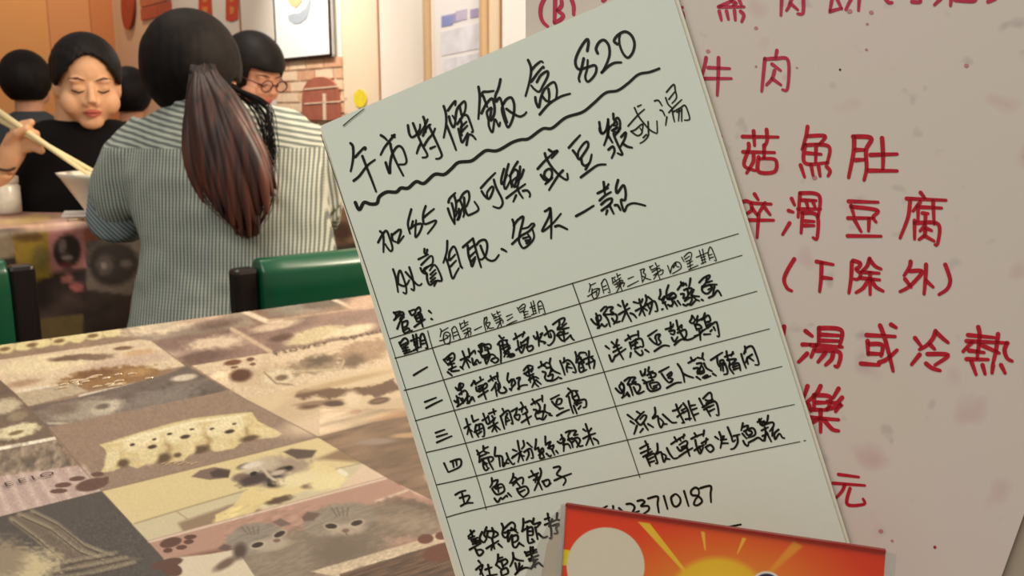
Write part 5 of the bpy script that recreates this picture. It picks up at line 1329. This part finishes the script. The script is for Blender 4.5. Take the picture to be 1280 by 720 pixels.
# ---- woman in glasses bending over the table, behind the ponytail
Z3 = 3.10
base = P(300, 260, Z3 + 0.05); base.z = 0
w3 = thing('person', base, 'dark-haired woman in glasses leaning down, behind the ponytailed woman', 'person')
bm = bmesh.new()
hM = headM(P(318, 93, Z3), 1.0, 0.42)
hM = hM @ Matrix.Scale(0.98, 4)
head_blobs(bm, hM, 1.05)
tube(bm, [P(312, 100, Z3 + 0.03), P(296, 130, Z3 + 0.08), P(286, 150, Z3 + 0.1)], [0.052, 0.055, 0.09])
hip3 = P(270, 240, Z3 + 0.15); hip3.z = 0.5
tube(bm, [P(286, 150, Z3 + 0.1), P(275, 200, Z3 + 0.13), hip3], [0.10, 0.12, 0.14])
b3 = obj('body', bm, skin_b, w3)
remesh(b3, 0.006, 4)
trousers(w3, hip3, -D2, mat('dark_denim', (34, 36, 44), 0.9, 0.1))
face_parts(w3, hM)
hair_cap(hM, 'hair', w3, hair_b, lambda v: (v.z > 0.044 if v.y > 0.050 else v.z > -0.085 + 1.2 * max(0, v.y)), r=(0.094, 0.116, 0.108))
for s in (-1, 1):
    bm = bmesh.new()
    mtube(bm, hM, [(s * 0.033 + 0.024 * math.cos(a), 0.104, 0.0 + 0.020 * math.sin(a)) for a in [2 * math.pi * k / 18 for k in range(19)]], 0.0022, 6)
    mtube(bm, hM, [(s * 0.057, 0.102, 0.004), (s * 0.082, 0.05, 0.004), (s * 0.084, -0.01, 0.0)], 0.0020, 6)
    if s == 1:
        mtube(bm, hM, [(-0.010, 0.105, 0.004), (0.010, 0.105, 0.004)], 0.002, 6)
    obj('glasses_rim', bm, mat('rim_dark', (70, 30, 28), 0.35), w3, True)
bm = bmesh.new()
section_body(bm, [(138, 262, 318, 0.07), (146, 240, 338, 0.09), (165, 228, 346, 0.11), (210, 226, 346, 0.12), (280, 226, 348, 0.14)], Z3 + 0.11, 0.11)
tp3 = obj('top', bm, mat('maroon_knit', (74, 44, 42), 0.9, 0.15), w3)
remesh(tp3, 0.01, 5)

# ---- two diners further back
def back_diner(cx, cy, z, label, top_m, hw, mat_h=hair_b, body_l=None):
    base = P(cx, cy, z); base.z = 0
    w = thing('person', base, label, 'person')
    bm = bmesh.new()
    M = headM(P(cx, cy, z), math.pi + 0.2, 0.0)
    head_blobs(bm, M)
    c = M.translation
    tube(bm, [c - UP * 0.05, c - UP * 0.12, c - UP * 0.18], [0.052, 0.055, 0.08])
    hp = Vector((c.x, c.y, 0.5))
    tube(bm, [c - UP * 0.22, hp], [0.11, 0.14])
    remesh(obj('body', bm, skin_b, w), 0.007, 4)
    trousers(w, hp, D2, mat('dark_denim', (34, 36, 44), 0.9, 0.1))
    hair_cap(M, 'hair', w, mat_h, lambda v: not (v.y > 0.05 and v.z < 0.06) and v.z > -0.060, r=(0.094, 0.116, 0.106))
    bm = bmesh.new()
    rings = []
    for dz, wdt, dp in ((-0.105, 0.060, 0.06), (-0.125, 0.09, 0.075), (-0.15, 0.13, 0.09), (-0.20, 0.185, 0.10), (-0.30, 0.20, 0.11), (-0.55, 0.19, 0.12), (-0.75, 0.19, 0.15)):
        rings.append([c + UP * dz + CX * (wdt * math.cos(a)) + Vector((0, 1, 0)) * (dp * math.sin(a)) for a in [2 * math.pi * k / 24 for k in range(24)]])
    ring_loft(bm, rings)
    remesh(obj('top', bm, top_m, w), 0.01, 4)
    return w
back_diner(34, 106, 3.75, 'black-haired diner in a dark grey top, seen from behind at far left', mat('grey_knit', (66, 70, 76), 0.9), 0.2)
back_diner(163, 122, 4.2, 'black-haired diner between the woman in black and the ponytailed woman', mat('dark_knit', (30, 24, 28), 0.9), 0.2)

# ------------------------------------------------------------ things on the far table
white = mat('porcelain_white', (240, 232, 214), 0.3, 0.5)
bz = 2.56
bb = tb(129, 273)
bm = bmesh.new()
prof = [(0.0, 0), (0.036, 0), (0.038, 0.012), (0.054, 0.040), (0.104, 0.122), (0.108, 0.124), (0.100, 0.114), (0.050, 0.048), (0.0, 0.04)]
lathe(bm, bb + UP * 0.002, prof, 40)
tag(obj('noodle_bowl', bm, white, None, True), 'white flared noodle bowl beside the striped sleeve, chopsticks reaching into it', 'bowl')
jb = tb(10, 268)
j = thing('lidded_jar', jb, 'frosted white lidded jar at the left end of the far table', 'jar')
bm = bmesh.new()
k = (jb - CC).dot(CF) / FPX
lathe(bm, jb + UP * 0.002, [(0, 0), (15 * k, 0), (16.5 * k, 4 * k), (16.5 * k, 34 * k), (14 * k, 38 * k), (0, 38 * k)], 28)
obj('glass_body', bm, mat('frosted_glass', (232, 224, 206), 0.25, 0.6, grain=0.12, gscale=60), j, True)
bm = bmesh.new()
lathe(bm, jb + UP * (38 * k + 0.002), [(0, 0), (15.5 * k, 0), (15.5 * k, 8 * k), (13 * k, 9.5 * k), (0, 9.5 * k)], 28)
obj('lid', bm, mat('lid_white', (226, 220, 206), 0.35), j, True)
bm = bmesh.new()
a, b, c, d = tb(77, 273.5), tb(112, 272), tb(111, 267), tb(81, 267.5)
slab(bm, [a + UP * 0.003, b + UP * 0.003, c + UP * 0.003, d + UP * 0.003], UP, 0.006)
tag(obj('paper_napkin', bm, mat('napkin', (246, 242, 234), 0.8)), 'folded white napkin in front of the noodle bowl', 'napkin')
bm = bmesh.new()
a, b = tb(84, 278.5), tb(104, 277)
tube(bm, [a + UP * 0.006, (a + b) / 2 + UP * 0.008, b + UP * 0.006], [0.003, 0.0025, 0.004], 8)
d_ = (b - a).normalized()
ellipsoid(bm, b + d_ * 0.014 + UP * 0.006, (0.018, 0.012, 0.004))
tag(obj('metal_spoon', bm, mat('steel', (210, 190, 160), 0.2, metal=1.0), None, True), 'small shiny spoon by the front edge of the far table', 'spoon')
# ------------------------------------------------------------ menu sheet, poster, card
def plane_from_px(px, py, z, u_vp, slope):
    """in-plane unit axes (world): u towards the right; v down, with image slope dx/dy at the point"""
    u = Vector(u_vp).normalized()                     # camera coords x, ydown, z
    xh, yh = (px - 640) / FPX, (py - 360) / FPX
    # a - xh*c = s*(1 - yh*c);  u.x*a + u.y + u.z*c = 0
    A = Matrix(((1, -xh + slope * yh), (u.x, u.z)))
    sol = A.inverted() @ Vector((slope, -u.y))
    v = Vector((sol[0], 1.0, sol[1])).normalized()
    org = P(px, py, z)
    return org, camvec(*u), camvec(*v)
# the paper menu
MO, MU, MV = plane_from_px(401, 157, 0.5286, (2743, -871, -1150), 0.310)
MN = MU.cross(MV)
if MN.dot(CC - MO) < 0:
    MN = -MN
def on_menu(px, py, off=0.0):
    return hit(px, py, MO + MN * off, MN)
def flat_ink(name, strokes, x0, y0, sc, w, plane, m, parent, off=0.00025):
    vs, fs = [], []
    for st in strokes.split('/'):
        pts = [tuple(float(c) for c in q.split(',')) for q in st.split()]
        ribbon(vs, fs, [(x0 + a / sc, y0 + b / sc) for a, b in pts], w)
    me = bpy.data.meshes.new(name)
    me.from_pydata([plane(x, y, off) for x, y in vs], [], fs)
    return link(name, me, m, parent)
paper = mat('menu_paper', (226, 230, 216), 0.75, 0.2, grain=0.015, gscale=300)
def quad(org, U, V, u0, u1, v0, v1):
    return [org + U * u0 + V * v0, org + U * u1 + V * v0, org + U * u1 + V * v1, org + U * u0 + V * v1]
bm = bmesh.new()
slab(bm, quad(MO, MU, MV, 0, 0.21, 0, 0.297), -MN, 0.0004)
menu = tag(obj('menu_sheet', bm, paper), 'greenish-white handwritten lunch menu sheet in black ink, tilted in front of the red-lettered poster', 'paper sheet')
# second leaf stapled behind it, peeping out along the left and right edges
bm = bmesh.new()
slab(bm, [on_menu(400, 160, -0.0012), on_menu(842, -20, -0.0012), on_menu(1057.5, 664, -0.0012), on_menu(1075, 720, -0.0012), on_menu(1075, 760, -0.0012), on_menu(586, 776, -0.0012)], -MN, 0.0004)
obj('backing_leaf', bm, mat('leaf_cream', (232, 226, 206), 0.75), menu)
ink = mat('black_ink', (26, 24, 16), 0.5, 0.3)
ink_g = mat('thin_black_ink', (44, 42, 30), 0.6, 0.2)
ink_l = mat('rule_ink', (62, 58, 44), 0.6, 0.2)
ink_p = mat('pink_red_marker', (196, 58, 84), 0.6, 0.25, rgb2=(184, 46, 72), gscale=260)
ink_r = mat('red_marker', (196, 34, 48), 0.6, 0.25, rgb2=(176, 26, 44), gscale=260)
flat_ink('sheet_edge_line', "401,168 430,254 470,372 540,590 574,700 582,726", 0, 0, 1, 1.0, on_menu, ink_l, menu)
flat_ink('staple', "429,157 442,146 455,136", 0, 0, 1, 1.3, on_menu, mat('staple_metal', (60, 58, 50), 0.3, metal=0.6), menu, 0.0006)
# the red-lettered poster behind
PO, PU, PV = MO - MN * 0.004, MU, MV
PN = PU.cross(PV)
if PN.dot(CC - PO) < 0:
    PN = -PN
def on_poster(px, py, off=0.0):
    return hit(px, py, PO + PN * off, PN)
m = mat('poster_paper', (214, 203, 194), 0.7, 0.2)
nt = m.node_tree; b_ = nt.nodes['Principled BSDF']
tcn = nt.nodes.new('ShaderNodeTexCoord')
base_c = (*lin((219, 204, 190)), 1)
prev = None
for sc_, th0, th1, colr, op in ((38, 0.65, 0.79, (196, 140, 146), 0.55), (95, 0.665, 0.79, (150, 136, 140), 0.5), (9, 0.42, 0.72, (220, 202, 204), 0.4)):
    n_ = nt.nodes.new('ShaderNodeTexNoise'); n_.inputs['Scale'].default_value = sc_; n_.inputs['Detail'].default_value = 1.5
    nt.links.new(tcn.outputs['Object'], n_.inputs['Vector'])
    r_ = nt.nodes.new('ShaderNodeMapRange'); r_.inputs[1].default_value = th0; r_.inputs[2].default_value = th1; r_.inputs[4].default_value = op
    nt.links.new(n_.outputs['Fac'], r_.inputs[0])
    x_ = nt.nodes.new('ShaderNodeMix'); x_.data_type = 'RGBA'
    nt.links.new(r_.outputs[0], x_.inputs[0])
    if prev is None:
        x_.inputs[6].default_value = base_c
    else:
        nt.links.new(prev, x_.inputs[6])
    x_.inputs[7].default_value = (*lin(colr), 1)
    prev = x_.outputs[2]
nt.links.new(prev, b_.inputs['Base Color'])
bm = bmesh.new()
slab(bm, [on_poster(657, -90), on_poster(1330, -90), on_poster(1330, 555), on_poster(1281, 640), on_poster(1268, 676), on_poster(1252, 720), on_poster(1236, 775), on_poster(657, 775)], -PN, 0.0005)
poster = tag(obj('price_poster', bm, m), 'large pinkish-white poster hand-lettered in red marker behind the menu sheet', 'poster')
for x, y, r in ((1089, 15.5, 2.6), (867, 72, 3.4), (885, 64, 2.4), (1084, 30, 1.6), (1083, 62, 1.6), (1208, 82, 2.6), (1062, 14, 3), (1018, 222, 3), (1101, 664, 2.6), (1115, 676, 1.6), (945, 83, 1.4), (996, 84.5, 1.2), (945, 35, 2.2)):
    bm = bmesh.new()
    bm.faces.new([bm.verts.new(on_poster(x + r * math.cos(a) * 1.15, y + r * math.sin(a), 0.0002)) for a in [2 * math.pi * k / 12 for k in range(12)]])
    obj('ink_spot', bm, mat('pink_spot', (198, 128, 138), 0.7), poster)
for x, y, r, mm in ((1050, 87, 1.4, ink), (1168.5, 684, 2.0, ink_r)):
    bm = bmesh.new()
    bm.faces.new([bm.verts.new(on_poster(x + r * math.cos(a), y + r * math.sin(a), 0.0002)) for a in [2 * math.pi * k / 12 for k in range(12)]])
    obj('ink_spot', bm, mm, poster)
for kind, name, x0, y0, sc_, w_, st_ in INK:
    if kind == 'r':
        flat_ink(name, st_, x0, y0, sc_, w_ * 1.12, on_poster, ink_r if y0 > 0 else ink_p, poster)
    else:
        flat_ink(name, st_, x0, y0, sc_, w_ * (1.22 if name == 'handwritten_line' else 1.12), on_menu, {'m': ink, 'g': ink_g, 'l': ink_l}[kind], menu)
# stand that carries the poster
st_o = on_poster(640, 780); st_o.z = TABZ
stand = thing('menu_stand', st_o, 'pale plastic menu stand whose panel holds the red-lettered poster', 'stand')
bm = bmesh.new()
slab(bm, [on_poster(659, -130, -0.003), on_poster(1420, -130, -0.003), on_poster(1420, 850, -0.003), on_poster(659, 850, -0.003)], -PN, 0.003)
obj('back_panel', bm, mat('stand_plastic', (176, 160, 142), 0.35, 0.5), stand)
a, b = on_poster(659, 850, -0.006), on_poster(1420, 850, -0.006)
a.z = b.z = TABZ + 0.0015
bk = Vector((-PN.x, -PN.y, 0)).normalized()
bm = bmesh.new()
dd = (b - a)
frame_box(bm, a - bk * 0.01, dd.normalized(), bk, UP, dd.length, 0.12, 0.006)
obj('base_plate', bm, mat('stand_plastic', (176, 160, 142), 0.35), stand)
# ---- orange card in a clear block, standing in front of the sheets
KO, KU, KV = plane_from_px(707, 632, 0.432, (3317, 222, -1150), -0.06)
KN = KU.cross(KV)
if KN.dot(CC - KO) < 0:
    KN = -KN
def on_card(px, py, off=0.0):
    return hit(px, py, KO + KN * off, KN)
kb = KO + KV * 0.12; kb.z = TABZ
blockt = thing('card_holder', kb, 'clear acrylic block holding the orange sunburst card, lower right', 'card holder')
def cuv(px, py, off=0.0):
    w = on_card(px, py, off) - KO
    return w.dot(KU), w.dot(KV)
u1, v1 = cuv(1107, 691)
H = 0.125
nu_, nv_ = 520, 170
uu = np.linspace(0, u1, nu_); vv = np.linspace(0.0009, H, nv_)
pts, XX, YY = [], [], []
vv = np.concatenate([np.linspace(0.0006, 0.036, 110), np.linspace(0.0365, H, 60)])
for v_ in vv:
    for u_ in uu:
        w = KO + KU * float(u_) + KV * float(v_) - KN * 0.001
        pts.append(tuple(w)); x, y = to_px(w); XX.append(x); YY.append(y)
XX = np.array(XX).reshape(nv_, nu_); YY = np.array(YY).reshape(nv_, nu_)
k = Paint(XX, YY, (236, 46, 8))
k.ell(1180, 720, 190, 110, (214, 32, 4), 0, 1.4)
k.ell(880, 760, 260, 130, (238, 84, 26), 0, 1.5, 0.8)
k.ell(905, 745, 130, 66, (240, 140, 40), 0, 0.9, 0.9)
k.poly([(797, 652), (812, 654), (860, 716), (880, 760), (852, 712)], (246, 196, 48), 1.2)
k.poly([(876, 664), (881, 665), (882.5, 689), (880.5, 687)], (246, 186, 56), 1)
k.poly([(928, 672), (933, 673), (922, 693), (921, 692)], (246, 186, 56), 1)
k.poly([(992, 676), (1004, 683), (966, 716), (955, 722), (966, 706)], (240, 150, 44), 3, 0.85)
k.ell(896, 748, 60, 51, (246, 190, 34), 0, 0.16)
k.ell(892, 760, 40, 40, (250, 206, 60), 0, 1.0)
k.ell(757, 708, 48.5, 48.5, (226, 214, 192), 0, 0.03)
k.ell(757, 700, 30, 26, (232, 218, 196), 0, 1.2)
k.poly([(690, 684), (713, 688), (711, 707), (690, 706)], (236, 208, 30), 1)
k.ell(757, 708, 48.5, 48.5, (228, 216, 194), 0, 0.03)
k.ell(958, 727, 17, 13, (238, 228, 220), 0, 0.08)
k.ell(958, 728, 14, 11, (34, 24, 70), 0, 0.1)
card = painted_grid('printed_card', np.array(pts), k.linear(), nv_, nu_, print_mat('card_gloss', 0.3, 0.45), blockt)
clear = clear_mat('clear_acrylic', (0.985, 0.98, 0.97), 0.0, 0.018)
bm = bmesh.new()
frame_box(bm, KO - KU * 0.0022 - KV * 0.0005, KU, KV, KN, u1 + 0.0062, H + 0.003, 0.0016)
obj('front_cover', bm, clear, blockt)
edge_m = clear_mat('acrylic_edge', (0.86, 0.80, 0.74), 0.45, 0.12)
bm = bmesh.new()
frame_box(bm, KO + KU * u1 - KN * 0.004, KU, KV, KN, 0.0042, H, 0.0042)
obj('side_edge', bm, edge_m, blockt)
bm = bmesh.new()
frame_box(bm, KO - KU * 0.0022 - KN * 0.004, KU, KV, KN, 0.0020, H, 0.0042)
obj('side_edge', bm, edge_m, blockt)
bm = bmesh.new()
frame_box(bm, KO - KV * 0.0009 - KN * 0.0025, KU, KV, KN, u1, 0.0012, 0.0030)
obj('top_edge', bm, mat('top_edge_red', (150, 34, 22), 0.3), blockt)
# tall clear foot leaning out behind the left side
foot = clear_mat('acrylic_wing', (0.90, 0.88, 0.86), 0.03, 0.012)
def kpt(px, py, z):
    return P(px, py, z)
bm = bmesh.new()
slab(bm, [kpt(705, 631, 0.436), kpt(700, 780, 0.433), kpt(632, 780, 0.448), kpt(668, 690, 0.443), kpt(690, 645, 0.439)], -KN, 0.0008)
obj('support_wing', bm, foot, blockt)
bm = bmesh.new()
slab(bm, [kpt(704, 640, 0.4372), kpt(698, 780, 0.4345), kpt(664, 780, 0.4425), kpt(684, 680, 0.441)], -KN, 0.0008)
obj('support_wing', bm, clear_mat('acrylic_wing_warm', (0.92, 0.86, 0.82), 0.05, 0.012), blockt)
bm = bmesh.new()
a = KO + KV * H; a.z = TABZ + 0.002
bh = Vector((KU.x, KU.y, 0)).normalized(); bn = Vector((KN.x, KN.y, 0)).normalized()
frame_box(bm, a - bn * 0.05 - bh * 0.02, bh, bn, UP, u1 + 0.04, 0.07, 0.004)
obj('base_plate', bm, clear, blockt)
print('CHECK menu corners', [tuple(round(c) for c in to_px(q)) for q in quad(MO, MU, MV, 0, 0.21, 0, 0.297)], 'z', [round(q.z, 3) for q in quad(MO, MU, MV, 0, 0.21, 0, 0.297)], 'card H z', (KO + KV * H).z)
